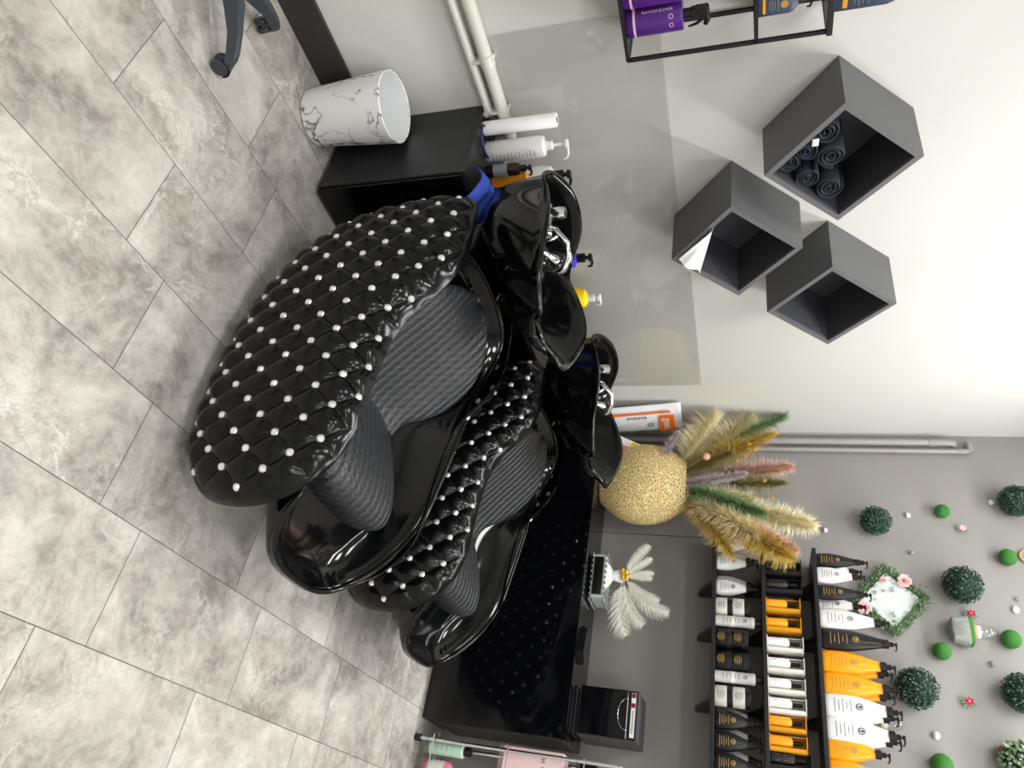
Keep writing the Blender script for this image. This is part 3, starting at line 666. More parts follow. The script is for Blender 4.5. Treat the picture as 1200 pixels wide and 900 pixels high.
def carton(name, label, w, d, h, card, bottle, capm, printm):
    t = thing(name, label, 'boxed bottle'); k = .002
    mb = MB().box((0, d / 2 - k, h / 2), (w, k * 2, h)).box((0, 0, k), (w, d, 2 * k)).box((0, 0, h - k), (w, d, 2 * k)).box((w / 2 - k, 0, h / 2), (2 * k, d, h)).box((-w / 2 + k, d * .25, h / 2), (2 * k, d * .5, h))
    mb.box((w * .36, -d / 2 + k, h / 2), (w * .26, 2 * k, h))
    mb.build('open_carton', card, t, smooth=False)
    r = w * .34; hb = h * .60
    b = MB().lathe([(r * .9, 0), (r, .003), (r, hb * .82), (r * .8, hb * .95), (r * .4, hb)], n=20, c=(-w * .12, -d * .1, 2 * k)).build('bottle', bottle, t)
    MB().lathe([(r * .38, 0), (r * .38, h * .24), (r * .2, h * .27), (.001, h * .27)], n=14, c=(-w * .12, -d * .1, hb + 2 * k)).build('cap', capm, b)
    mb = MB()
    for i, (z, ww) in enumerate(((.14, .8), (.2, 1.), (.26, .7), (.36, .9), (.42, .5))):
        mb.add([(-w * .12 - r * .5 * ww, -d * .1 - r * .9 - .001, z * h), (-w * .12 + r * .5 * ww, -d * .1 - r * .9 - .001, z * h), (-w * .12 + r * .5 * ww, -d * .1 - r * .9 - .001, z * h + .0025), (-w * .12 - r * .5 * ww, -d * .1 - r * .9 - .001, z * h + .0025)], [(0, 1, 2, 3)])
    mb.build('small_print', printm, t, smooth=False); return t

# ---- wall B shelves
SX = 3.6; SZ = [1.363, 1.593, 1.829]; YE = [1.626, 1.535, 1.538]; YN = .18
ordn = ['lowest', 'middle', 'highest']
for i in range(3):
    t = thing('wall_shelf', f'{ordn[i]} of the three long black shelves of hair products on the grey wall', 'shelf', ((SX + WB) / 2, (YE[i] + YN) / 2, SZ[i]), group='black product shelves on the grey wall')
    L = YE[i] - YN
    MB().box((0, 0, -.009), (WB - SX - .002, L, .018)).build('board', M['shelf'], t, smooth=False, bevel=.001)
    ys = {0: (683, 737, 823), 1: (683, 742, 832), 2: (686, 748, 842)}[i]
    bxp = {0: 835, 1: 893, 2: 950}[i]
    for yp in ys:
        yw = onX(bxp, yp, SX + .06).y
        prof = [(-.2 * 0 - (WB - SX) / 2 + .03, -.018), ((WB - SX) / 2 - .004, -.018), ((WB - SX) / 2 - .004, -.10), ((WB - SX) / 2 - .05, -.088), ((WB - SX) / 2 - .12, -.058)]
        pr = prof; mb = MB()
        n = len(pr); hw = .015
        sec = []
        for dy, sc in ((-hw, .8), (-hw * .6, 1), (hw * .6, 1), (hw, .8)):
            sec.append([((x - (WB - SX) / 2) * (1 if sc == 1 else .92) + (WB - SX) / 2 - .002, yw - (YE[i] + YN) / 2 + dy, -.018 + (z + .018) * sc) for x, z in pr])
        mb.loops(sec, cap0=True, cap1=True); mb.build('bracket', M['blackp'], t, smooth=True)
RB = -PI / 2      # things on wall B face -x
def onshelf(i, y, xoff=.0): return onX([839, 899, 962][i], y, SX + .06 + xoff).y
def put(obj, i, ypx, xo=.06): obj.location = (SX + xo, onX([841, 901, 966][i], ypx, SX + xo).y, SZ[i]); obj.rotation_euler.z = RB; return obj
# lowest shelf
w0 = belly_bottle('shampoo_bottle', 'white pump bottle nearest the dried grass vase on the lowest shelf', .142, .082, M['whitep'], M['greyp'], M['blackp']); put(w0, 0, 637.5)
put(dup(w0, (0, 0, 0), label='second white pump bottle from the vase end of the lowest shelf'), 0, 658.5)
put(dup(w0, (0, 0, 0), label='third white pump bottle from the vase end of the lowest shelf, beside white jars'), 0, 688)
for y, lbx in ((655, 'white pump bottle standing behind the second one on the lowest shelf'), (683.5, 'white pump bottle standing behind the third one on the lowest shelf')):
    o = put(dup(w0, (0, 0, 0), label=lbx), 0, y, .15)
jw = jar('cream_jar', 'white black-lidded jar, lower of two beside the third white pump bottle', .046, .078, M['cream'], M['blackp'], M['greyp']); put(jw, 0, 711, .055)
def stack(o, src, i, y, xo, k, dz): o = put(o, i, y, xo); o.location.z += k * dz; return o
stack(dup(jw, (0, 0, 0), label='white black-lidded jar, upper of two beside the third white pump bottle'), 0, 0, 711, .055, 1, .0785)
stack(dup(jw, (0, 0, 0), label='white jar with black lid at the bottom of the stack beside the black pump bottles'), 0, 0, 815, .055, 0, .0785)
stack(dup(jw, (0, 0, 0), label='white jar with black lid on top of the stack beside the black pump bottles'), 0, 0, 815, .055, 1, .0785)
tb = tube_bottle('spray_bottle', 'slim white bottle between white jars and black jars, nearer the vase', .026, .178, M['whitep'], M['blackp'], M['greyp'], caph=.052, accent=M['cream']); put(tb, 0, 727, .04)
put(dup(tb, (0, 0, 0), label='slim white bottle between black jars and white jars, farther from the vase'), 0, 792, .04)
jb = jar('cream_jar', 'black jar at the bottom of the stack nearer the vase', .050, .074, M['blackp'], M['black'], M['gold']); put(jb, 0, 748, .06)
stack(dup(jb, (0, 0, 0), label='black jar on top of the stack nearer the vase'), 0, 0, 748, .06, 1, .0745)
stack(dup(jb, (0, 0, 0), label='black jar at the bottom of the stack beside the second slim white bottle'), 0, 0, 774, .06, 0, .0745)
stack(dup(jb, (0, 0, 0), label='black jar on top of the stack beside the second slim white bottle'), 0, 0, 774, .06, 1, .0745)
bb = belly_bottle('shampoo_bottle', 'black pump bottle with gold print on the lowest shelf, next to the white jars', .145, .084, M['blackp'], M['gold'], M['blackp']); put(bb, 0, 843, .05)
put(dup(bb, (0, 0, 0), label='black pump bottle with gold print, second from the white jars on the lowest shelf'), 0, 868, .05)
put(dup(bb, (0, 0, 0), label='black pump bottle with gold print at the frame edge of the lowest shelf'), 0, 893, .05)
for y, lbx in ((838, 'white pump bottle behind the black one next to the white jars'), (861, 'white pump bottle behind the second black one of the lowest shelf'), (886, 'white pump bottle behind the black one at the frame edge of the lowest shelf')):
    put(dup(w0, (0, 0, 0), label=lbx), 0, y, .15)
# middle shelf
bk = carton('boxed_serum', 'black and gold boxed bottle nearest the vase on the middle shelf', .080, .06, .168, M['black'], M['blackp'], M['blackp'], M['gold']); put(bk, 1, 666, .05)
put(dup(bk, (0, 0, 0), label='black and gold boxed bottle next to the yellow boxes nearer the vase'), 1, 687, .05)
put(dup(bk, (0, 0, 0), label='black and gold boxed bottle at the frame edge of the middle shelf'), 1, 890, .05)
yk = carton('boxed_serum', 'yellow boxed bottle next to the black boxes, nearer the vase', .070, .06, .155, M['yell2'], M['yellow'], M['blackp'], M['cream']); put(yk, 1, 710, .05)
put(dup(yk, (0, 0, 0), label='yellow boxed bottle next to the white boxes, on their vase side'), 1, 732, .05)
put(dup(yk, (0, 0, 0), label='yellow boxed bottle next to the white boxes, away from the vase'), 1, 847, .05)
put(dup(yk, (0, 0, 0), label='yellow boxed bottle next to the black box at the frame edge'), 1, 870, .05)
wk = carton('boxed_serum', 'white boxed dropper bottle, first of four from the vase end', .072, .06, .16, M['cream'], M['whitep'], M['blackp'], M['greyp']); put(wk, 1, 755, .05)
for y, l_ in ((779, 'second'), (803, 'third'), (826, 'fourth')): put(dup(wk, (0, 0, 0), label=f'white boxed dropper bottle, {l_} of four from the vase end'), 1, y, .05)
# highest shelf
b1 = belly_bottle('shampoo_bottle', 'slim black pump bottle nearest the vase on the highest shelf', .178, .075, M['blackp'], M['gold'], M['blackp']); put(b1, 2, 657, .07)
w1 = belly_bottle('shampoo_bottle', 'small white pump bottle between two black ones on the highest shelf', .158, .08, M['whitep'], M['greyp'], M['blackp']); put(w1, 2, 674, .05)
put(dup(w1, (0, 0, 0), label='small white pump bottle mostly hidden behind another white one on the highest shelf'), 2, 668, .14)
put(dup(b1, (0, 0, 0), label='slim black pump bottle in the second place of the highest shelf, below the leafy wreath'), 2, 694, .06)
put(dup(w1, (0, 0, 0), label='small white pump bottle half hidden behind the large white one of the highest shelf'), 2, 708, .12)
w2 = belly_bottle('shampoo_bottle', 'large white pump bottle beside the large black one on the highest shelf', .235, .098, M['whitep'], M['greyp'], M['blackp'], capk=1.1); put(w2, 2, 725, .065)
b2 = belly_bottle('shampoo_bottle', 'large black pump bottle with gold emblem beside the orange bottles', .262, .10, M['blackp'], M['gold'], M['blackp'], em=M['gold']); put(b2, 2, 748.5, .065)
y2 = belly_bottle('shampoo_bottle', 'large orange yellow pump bottle next to the large black one', .240, .106, M['yellow'], M['gold'], M['blackp'], capk=1.1); put(y2, 2, 775, .065)
put(dup(y2, (0, 0, 0), label='large orange yellow pump bottle next to the large white ones'), 2, 800.5, .065)
put(dup(y2, (0, 0, 0), label='large orange yellow pump bottle behind the one next to the large black bottle'), 2, 783, .165)
put(dup(y2, (0, 0, 0), label='large orange yellow pump bottle behind the one next to the large white bottles'), 2, 809, .165)
w3 = belly_bottle('shampoo_bottle', 'large white pump bottle with round emblem next to the orange ones', .245, .112, M['whitep'], M['greyp'], M['blackp'], em=M['text'], capk=1.1); put(w3, 2, 826, .065)
put(dup(w3, (0, 0, 0), label='large white pump bottle with round emblem beside the small orange one'), 2, 853.5, .065)
put(dup(w3, (0, 0, 0), label='large white pump bottle standing behind the one next to the orange bottles'), 2, 833, .165)
put(dup(w3, (0, 0, 0), label='large white pump bottle standing behind the one beside the small orange bottle'), 2, 860, .165)
y3 = belly_bottle('shampoo_bottle', 'smaller orange yellow pump bottle beside the large white ones', .185, .098, M['yellow'], M['gold'], M['blackp'], capk=1.); put(y3, 2, 876, .065)
put(dup(y3, (0, 0, 0), label='smaller orange yellow pump bottle at the frame edge of the highest shelf'), 2, 902, .065)

# ---- bottles on the wire rack
def spray(name, label):
    t = thing(name, label, 'bottle'); r = .045
    MB().lathe([(r * .93, 0), (r, .005), (r, .163), (r * .96, .168), (r * .5, .17)], n=30).build('body', M['purple'], t)
    MB().lathe([(r + .0006, .022), (r + .0006, .029)], n=30, cap=False).build('pink_band', M['pinkline'], t)
    mb = MB().lathe([(.015, .17), (.015, .19), (.018, .192), (.018, .205), (.012, .207)], n=16); mb.box((.0, 0, .222), (.03, .026, .034)).tube([(-.015, 0, .232), (.03, 0, .236), (.042, 0, .23)], [.012, .010, .007], n=10)
    mb.tube([(.022, 0, .226), (.036, 0, .205), (.042, 0, .18)], [.006, .005, .003], n=8); mb.build('trigger', M['blackp'], t)
    text('FLAWLESS BLONDE', .0105, 'lettering', M['pinkline'], t, Matrix.Translation(((r + .0012) * math.cos(-2.5), (r + .0012) * math.sin(-2.5), .095)) @ Matrix.Rotation(-2.5 + PI / 2, 4, 'Z') @ FRONT @ Matrix.Rotation(PI / 2, 4, 'Z'))
    mb = MB(); 
    for a0, z in ((-2.05, .135), (-1.5, .135)):
        q = r + .0008; c = Vector((q * math.cos(a0), q * math.sin(a0), z)); tx = Vector((-math.sin(a0), math.cos(a0), 0))
        Lo = [c + .007 * (tx * math.cos(a) + _Z * math.sin(a)) for a in lsp(0, 2 * PI, 16, endpoint=False)]; Li_ = [c + .0052 * (tx * math.cos(a) + _Z * math.sin(a)) for a in lsp(0, 2 * PI, 16, endpoint=False)]
        mb.loops([Lo, Li_])
    mb.build('emblem', M['pinkline'], t, smooth=False); return t
sp = spray('spray_bottle', 'violet trigger spray bottle at the open end of the rack tier, lettering facing out'); p = onY(737, 31, 2.20); sp.location = (1.195, 2.195, Zs[0] + .005)
dup(sp, (1.10, 2.185, Zs[0] + .005), label='violet trigger spray bottle second from the open end of the rack tier')
dup(sp, (1.0, 2.195, Zs[0] + .005), label='violet trigger spray bottle third from the open end of the rack tier')
def navy(name, label, h, cap):
    t = thing(name, label, 'bottle')
    def sec(w, d, z): return [(w / 2 * math.copysign(abs(math.cos(a)) ** .5, math.cos(a)), d / 2 * math.copysign(abs(math.sin(a)) ** .5, math.sin(a)), z) for a in lsp(0, 2 * PI, 32, endpoint=False)]
    MB().loops([sec(.066, .044, 0), sec(.07, .048, .004), sec(.07, .048, h * .78), sec(.06, .042, h * .88), sec(.036, .03, h * .99), sec(.03, .03, h)], cap0=True, cap1=True).build('body', M['navy'], t)
    if cap == 'w': MB().lathe([(.017, h), (.017, h + .032), (.015, h + .034), (.001, h + .034)], n=20).build('cap', M['whitep'], t)
    else: pump(t, h, M['blackp'], .9)
    MB().box((0, -.0245, h * .16), (.042, .001, h * .07)).build('yellow_label', M['yell2'], t, smooth=False)
    e = MB(); e.add([(.011 * math.cos(a), -.0252, h * .66 + .011 * math.sin(a)) for a in lsp(0, 2 * PI, 18, endpoint=False)], [tuple(range(18))]); e.build('round_seal', M['gold'], t, smooth=False)
    mb = MB()
    for z, w in ((.30, .03), (.36, .04), (.42, .026), (.5, .034)): mb.box((0, -.0248, h * z), (w, .0006, .003))
    mb.build('small_print', M['greyp'], t, smooth=False); return t
nv = navy('shampoo_bottle', 'grey navy bottle with white cap and yellow label standing on top of the wall rack', .175, 'w'); nv.location = (onY(975, -2, 2.17).x, 2.17, Zs[2] + .012)
n2 = navy('shampoo_bottle', 'small navy pump bottle with yellow label on the second tier of the wall rack', .11, 'b'); n2.location = (onY(890, 4, 2.17).x, 2.17, Zs[1] + .004)

# ================================================================== THINGS ON THE LOW CABINET
ZT = .60
cc = MB(); pts = []
for a in lsp(0, 2 * PI * 2.3, 70): pts.append((.062 * math.cos(a) * (1 + .03 * math.sin(3 * a)), .05 * math.sin(a), .006 + .0035 * a / 6))
tag(MB().tube(pts, .004, n=8).build('coiled_cable', M['navyc'], None, loc=(1.562, 2.2, ZT), smooth='all'), 'dark blue cable coiled on the low cabinet below the white pipes', 'cable')
t = thing('paper_roll', 'upright white roll of paper standing on the low cabinet under the white pipes', 'paper roll', (1.535, 2.245, ZT))
MB().lathe([(.012, .002), (.024, .0), (.026, .002), (.026, .275), (.024, .278), (.013, .278), (.012, .27)], n=28, cap=False).build('paper', M['paper'], t)
MB().lathe([(.012, .0), (.012, .279), (.010, .279), (.010, 0)], n=20, cap=False).build('core_tube', M['cork'], t)
t = thing('pump_bottle', 'tall white pump bottle with grey printing beside the paper roll', 'bottle', (1.607, 2.20, ZT))
MB().lathe([(.036, 0), (.039, .004), (.039, .21), (.036, .222), (.018, .228), (.016, .238)], n=30).build('body', M['whitep'], t)
mb = MB().lathe([(.017, .238), (.017, .252), (.006, .256), (.005, .30), (.016, .301), (.016, .31), (.001, .312)], n=18); mb.tube([(0, 0, .306), (.035, -.01, .306), (.052, -.014, .298), (.056, -.015, .285)], [.006, .005, .004, .0035], n=8); mb.build('pump', M['whitep'], t)
bars(t, .03, .03, .19, 0, M['greyp'], n=12, sy=.039, rad=.039)
t = thing('pump_bottle', 'small dark amber pump bottle with grey label beside the tall white one', 'bottle', (1.645, 2.135, ZT))
MB().lathe([(.022, 0), (.024, .003), (.024, .115), (.02, .127), (.012, .132)], n=26).build('body', M['amber'], t)
MB().lathe([(.0245, .03), (.0245, .085)], n=26, cap=False).build('paper_label', M['label'], t); pump(t, .13, M['blackp'], .95)
t = thing('pump_bottle', 'white bottle with black pump mostly hidden behind the nearer basin', 'bottle', (1.752, 2.21, ZT))
MB().lathe([(.04, 0), (.043, .004), (.043, .185), (.036, .215), (.016, .228)], n=28).build('body', M['whitep'], t); pump(t, .228, M['blackp'], 1.4)
t = thing('pump_bottle', 'violet blue bottle with black pump behind the nearer basin', 'bottle', (2.20, 2.21, ZT))
MB().lathe([(.045, 0), (.047, .004), (.047, .185), (.038, .218), (.016, .232)], n=28).build('body', M['blueb'], t); pump(t, .228, M['blackp'], 1.5)
t = thing('pump_bottle', 'bright yellow bottle with clear pump between the two basins', 'bottle', (2.447, 2.2, ZT))
MB().lathe([(.048, 0), (.05, .004), (.05, .19), (.04, .222), (.018, .236)], n=28).build('body', M['ybot'], t); pump(t, .23, M['whitep'], 1.4)
t = thing('orange_carton', 'small orange carton behind the rim of the nearer basin', 'box', (1.70, 2.16, ZT))
MB().box((0, 0, .07), (.05, .04, .14)).build('carton', M['orange'], t, bevel=.002, smooth=False); MB().box((0, 0, .1405), (.03, .02, .001)).build('lid_flap', M['cork'], t, smooth=False)
# blue cloth draped over the cabinet edge
def bluecloth():
    a = onY(548, 203, 1.97); mb = MB(); n = 18; k = 16
    P = []
    for j in range(k):
        s = j / (k - 1); row = []
        # profile from on top of the cabinet over the edge and down
        if s < .5: y = 2.04 - (2.04 - 1.935) * (s / .5); z = ZT + .012 + .03 * math.sin(PI * min(1, s / .5))
        else: y = 1.928 - .015 * math.sin(PI * (s - .5) / .5); z = ZT + .012 - .10 * (s - .5) / .5
        for i in range(n):
            u = i / (n - 1); w = .085 * (1 - .25 * abs(s - .4)); fold = .02 * math.exp(-((u - .45) / .08) ** 2)
            row.append((1.60 + .06 * (s) + (u - .5) * 2 * w * .8, y - .004 * math.sin(9 * u), z + .022 * math.sin(PI * u) - fold * (1 if s < .6 else .3)))
        P.append(row)
    top = P; bot = [[(x, y + (.004 if j > k / 2 else 0), z - (.006 if j <= k / 2 else 0)) for x, y, z in r] for j, r in enumerate(P)]
    mb.loops(top, closed=False); mb.loops(bot, closed=False); T = n * k
    for i in range(n - 1): mb.f += [(i, i + 1, T + i + 1, T + i), ((k - 1) * n + i, (k - 1) * n + i + 1, T + (k - 1) * n + i + 1, T + (k - 1) * n + i)]
    for j in range(k - 1): mb.f += [(j * n, (j + 1) * n, T + (j + 1) * n, T + j * n), (j * n + n - 1, (j + 1) * n + n - 1, T + (j + 1) * n + n - 1, T + j * n + n - 1)]
    tag(mb.build('blue_cloth', M['blue'], smooth='all'), 'bright blue folded cloth on the low cabinet beside the nearer basin', 'cloth')
bluecloth()

# ================================================================== BIN
t = thing('waste_bin', 'white marble patterned round waste bin standing beside the low cabinet', 'bin', (1.355, 2.180, 0))
rb, rt, hb = .103, .126, .325
MB().lathe([(rb * .9, 0), (rb, .004), (rt, hb), (rt - .003, hb + .003), (rt - .006, hb), (rb - .004, .008), (.001, .008)], n=64, cap=False).build('bucket', M['binm'], t)
MB().lathe([(rt - .0062, hb - .001), (rb - .0045, .012), (.001, .011)], n=64, cap=False).build('white_lining', M['binin'], t)

# ================================================================== OFFICE CHAIR BASE
oc = thing('office_chair', 'dark grey five-star chair base on castors, at the frame edge beside the baseboard', 'chair', (.745, 2.02, 0))
ox_, oy_ = .745, 2.02
MB().lathe([(.045, .06), (.048, .075), (.045, .12), (.03, .13), (.026, .13), (.026, .26), (.016, .262), (.016, .40)], n=24).build('gas_column', M['blackp'], oc)
a1 = math.atan2(1.845 - oy_, .905 - ox_); LN = .255
for i in range(5):
    a = a1 + i * 2 * PI / 5; mt = Matrix.Rotation(a, 4, 'Z'); secs = []
    if i == 3: pass
    for d, w, z, h in ((.03, .075, .105, .05), (.10, .066, .108, .042), (.18, .042, .10, .034), (.235, .038, .085, .032), (.255, .036, .075, .03), (LN + .012, .02, .07, .02)):
        secs.append([mt @ Vector((d, w / 2 * q, z + h * e)) for q, e in ((-1, -.5), (-.55, .4), (0, .5), (.55, .4), (1, -.5))])
    leg = MB().loops(secs, cap0=True, cap1=True).build('leg', M['office'], oc, smooth=True)
    c = mt @ Vector((LN - .012, 0, 0)); sw = a + .9
    ca = MB(); tr = Matrix.Translation((c.x, c.y, .0)) @ Matrix.Rotation(sw, 4, 'Z')
    for s_ in (-1, 1):
        ca.lathe([(.004, -.009), (.024, -.009), (.027, -.005), (.027, .005), (.024, .009), (.004, .009)], n=22, mtx=tr @ Matrix.Translation((.018, s_ * .013, .027)) @ Matrix.Rotation(PI / 2, 4, 'X'))
    ca.lathe([(.007, 0), (.007, .04)], n=10, mtx=tr @ Matrix.Translation((0, 0, .03)))
    q = ca.build('castor', M['office'], leg)
    hd = MB(); L = []
    for an in lsp(-.35, PI * .75, 14): L.append([tr @ Vector((.018 + .031 * math.cos(an), yy, .027 + .031 * math.sin(an))) for yy in (-.022, .022)])
    for an in lsp(PI * .75, -.35, 14): L.append([tr @ Vector((.018 + .0285 * math.cos(an), yy, .027 + .0285 * math.sin(an))) for yy in (-.022, .022)])
    hd.loops(L, closed=False, wrap=True).build('castor_hood', M['office'], leg)

# ================================================================== PIPES
def wallpipe(name, label, pts, r, m, coll=()):
    t = thing(name, label, 'pipe', pts[0]); o = Vector(pts[0])
    MB().tube([Vector(p) - o for p in pts], r, n=16).build('tube', m, t)
    for c, d in coll:
        c = Vector(c) - o; d = Vector(d).normalized(); MB().tube([c - d * .02, c + d * .02], r * 1.16, n=16).build('coupling', m, t)
    return t
wallpipe('water_pipe', 'thicker white pipe running along the white wall to the paper roll', [(.2, 2.295, .668), (1.62, 2.295, .672), (1.635, 2.295, .66), (1.64, 2.295, .61)], .023, M['pipew'], [((1.30, 2.295, .671), (1, 0, 0))])
wallpipe('water_pipe', 'thinner white pipe running just below the thicker one on the white wall', [(.2, 2.298, .590 + .012), (1.49, 2.298, .618), (1.505, 2.298, .612), (1.508, 2.298, .602)], .016, M['pipew'])
for px_, py_ in ((575, 70), (590, 130)):
    p = onY(px_, py_, 2.29); tag(MB().box((0, 0, 0), (.012, .05, .075)).build('pipe_clip', M['pipew'], None, loc=(p.x, 2.304, .66), bevel=.002), 'white clip holding the white pipes to the wall, ' + ('farther from' if py_ == 70 else 'right beside') + ' the paper roll', 'clip')
wallpipe('heating_pipe', 'thicker grey pipe rising in the room corner behind the dried grasses', [(3.82, 2.272, .74), (3.82, 2.272, 2.55), (3.825, 2.272, 2.565), (3.84, 2.272, 2.568)], .019, M['pipe'], [((3.82, 2.272, 2.47), (0, 0, 1))])
wallpipe('heating_pipe', 'thinner grey pipe with an elbow at its upper end in the room corner', [(3.825, 2.222, .74), (3.825, 2.222, 2.625), (3.825, 2.226, 2.637), (3.825, 2.24, 2.64), (3.825, 2.275, 2.64)], .013, M['pipe'], [((3.825, 2.222, 2.61), (0, 0, 1)), ((3.825, 2.24, 2.64), (0, 1, 0))])

# ================================================================== ACRYLIC SPLASH SHEETS
for a, c, z1, l_ in ((1.232, 2.146, 1.262, 'clear acrylic splash sheet on the white wall, nearest the bottle rack'), (2.149, 2.441, 1.27, 'narrow clear acrylic splash sheet on the white wall below the cube shelves'), (2.444, 3.327, 1.287, 'clear acrylic splash sheet on the white wall, nearest the room corner')):
    tag(MB().box(((c - a) / 2, 0, .32), (c - a, .004, z1 - .62)).build('splash_sheet', M['acr'], None, loc=(a, WA - .005, .62 - .0), smooth=False), l_, 'panel')
for o in [o for o in col.objects if o.name.startswith('splash_sheet')]:
    o.location.z = .62; 
    zz = [v.co.z for v in o.data.vertices]; mn = min(zz)
    for v in o.data.vertices: v.co.z -= mn

# ================================================================== VASE AND DRIED GRASSES
VX, VY = 3.67, 1.895
t = thing('woven_vase', 'large round straw coloured woven vase on the black counter', 'vase', (VX, VY, CZ))
prof = [(.115, 0), (.125, .003), (.175, .06), (.218, .13), (.238, .21), (.236, .29), (.210, .37), (.168, .435), (.142, .470), (.136, .476), (.128, .47), (.14, .43), (.18, .36)]
pr = smooth_loop(prof, 60, closed=False)
MB().lathe([(float(a), float(c)) for a, c in pr], n=80, sx=.62).build('body', M['woven'], t, smooth='all')
def plume(name, label, cat, a, b, w, m, n=420, sag=.3, seed=1, strand=.045, thick=.0011, start=.25, group=None, stemm='olive', curl=.5):
    """feathery plume: a stem from a to b, its outer part covered with fine strands"""
    rr = random.Random(seed); a = Vector(a); b = Vector(b); d = b - a; L = d.length; side = Vector((0, 0, -1)) * sag * L * .35
    def P(s): return a + d * s + side * (s * s)
    def T(s): return (P(s + .01) - P(s - .01)).normalized()
    t = thing(name, label, cat, a, group=group); o = a
    MB().tube([P(s) - o for s in lsp(0, .97, 10)], [.0022 * (1 - .6 * s) for s in lsp(0, 1, 10)], n=5).build('stem', M[stemm], t)
    mb = MB(); strand *= 1.25; thick *= 1.15; n = int(n * 1.8)
    for i in range(n):
        s = start + (1 - start) * rr.random() ** .85; env = math.sin(PI * min(1, ((s - start) / (1 - start)) * .8 + .18)) ** .7
        tg = T(s); r1 = tg.orthogonal().normalized(); r1.rotate(Matrix.Rotation(rr.random() * 2 * PI, 3, tg)); p = P(s); l = strand * (.6 + .7 * rr.random())
        dr = (tg * (1.1 + .5 * rr.random()) + r1 * (w * env * 9 * rr.uniform(.15, 1.25))).normalized(); p = p + r1 * env * .006; wd = dr.cross(r1 + Vector((.3, .2, .1))).normalized() * thick
        pts = [p, p + dr * l * .4, p + dr * l * .75 + r1 * l * .1 * curl + Vector((0, 0, -1)) * l * .10, p + dr * l + r1 * l * .2 * curl + Vector((0, 0, -1)) * l * .28]
        pts = [Vector((min(q.x, WB - .003), min(q.y, WA - .004), q.z)) for q in pts]
        v = []
        for k, q in enumerate(pts): v += [q - o + wd * (1 - k * .28), q - o - wd * (1 - k * .28)]
        mb.add(v, [(0, 1, 3, 2), (2, 3, 5, 4), (4, 5, 7, 6)])
    mb.build('plume', m, t, smooth='all', recalc=False); return t
V0 = Vector((VX, VY, CZ + .30))
def tip(x, y, X): return onX(x, y, X)
gp = 'dried grasses in the woven vase'
K = M
plumes = [
    ('pampas_plume', 'cream pampas plume leaning toward the white pouch, lowest on that side', 'dried plume', (838, 494), 3.56, .34, K['pamp'], 1300, .35, .075, .42),
    ('pampas_plume', 'cream pampas plume beside the wall, in front of the corner pipes', 'dried plume', (878, 497), 3.62, .34, K['pamp'], 1500, .25, .075, .5),
    ('pampas_plume', 'cream pampas plume rising out of the middle toward the wreath', 'dried plume', (946, 614), 3.62, .26, K['pamp'], 1200, .15, .065, .62),
    ('pampas_plume', 'cream pampas plume low on the side of the product shelves', 'dried plume', (882, 622), 3.52, .26, K['pamp'], 1300, .30, .06, .36),
    ('pampas_plume', 'small cream pampas plume in the middle of the arrangement', 'dried plume', (880, 585), 3.58, .2, K['pamp'], 700, .0, .05, .4),
    ('grass_plume', 'green dyed grass plume sweeping toward the product shelves', 'dried plume', (890, 600), 3.53, .26, K['greeng'], 1100, .10, .05, .12),
    ('grass_plume', 'green feathery frond fanning out near the room corner', 'dried plume', (916, 490), 3.62, .34, K['greeng'], 600, -.1, .06, .6),
    ('grass_plume', 'long ochre grass plume hanging over the lowest shelf', 'dried plume', (924, 650), 3.50, .28, K['ochre'], 1000, .40, .07, .3),
    ('grass_plume', 'ochre grass plume between the green frond and the pink one', 'dried plume', (900, 512), 3.56, .26, K['ochre'], 1100, .0, .06, .25),
    ('grass_plume', 'dusty pink grass plume pointing up beside the peacock feather', 'dried plume', (922, 548), 3.6, .26, K['pinkg'], 900, .0, .055, .5),
    ('grass_plume', 'dusty pink grass plume drooping between green and ochre ones', 'dried plume', (930, 642), 3.52, .24, K['pinkg'], 700, .25, .05, .5),
    ('lavender_stem', 'pale lavender flower spike curving toward the white pouch', 'dried flower', (797, 509), 3.50, .3, K['lav'], 500, -.5, .02, .2),
    ('lavender_stem', 'pale lavender flower spike in the middle of the arrangement', 'dried flower', (872, 556), 3.52, .3, K['lav'], 600, .0, .024, .3),
    ('grass_plume', 'dark peacock feather frond in the middle of the arrangement', 'feather', (916, 566), 3.58, .32, K['olive'], 500, .0, .045, .6),
    ('grass_plume', 'olive dried sprig low in the middle of the arrangement', 'dried plume', (856, 532), 3.54, .32, K['olive'], 500, .1, .035, .3),
    ('grass_plume', 'wispy ochre plume hanging beside the white pump bottle nearest the vase', 'dried plume', (862, 648), 3.54, .28, K['ochre'], 500, .5, .045, .34),
]
for i, (nm, lb_, cat, (tx, ty), X, w, m_, n, sag, st, start) in enumerate(plumes):
    b_ = tip(tx, ty, X); b_.z += sag * (b_ - V0).length * .35; b_.y = min(b_.y, WA - .03)
    plume(nm, lb_, cat, V0 + Vector((R.uniform(-.02, .02), R.uniform(-.04, .04), 0)), b_, w, m_, n=n, sag=sag, seed=i + 3, strand=st, start=max(start, .34), group=gp, stemm='pamp' if nm == 'pampas_plume' else 'olive', thick=.0013)
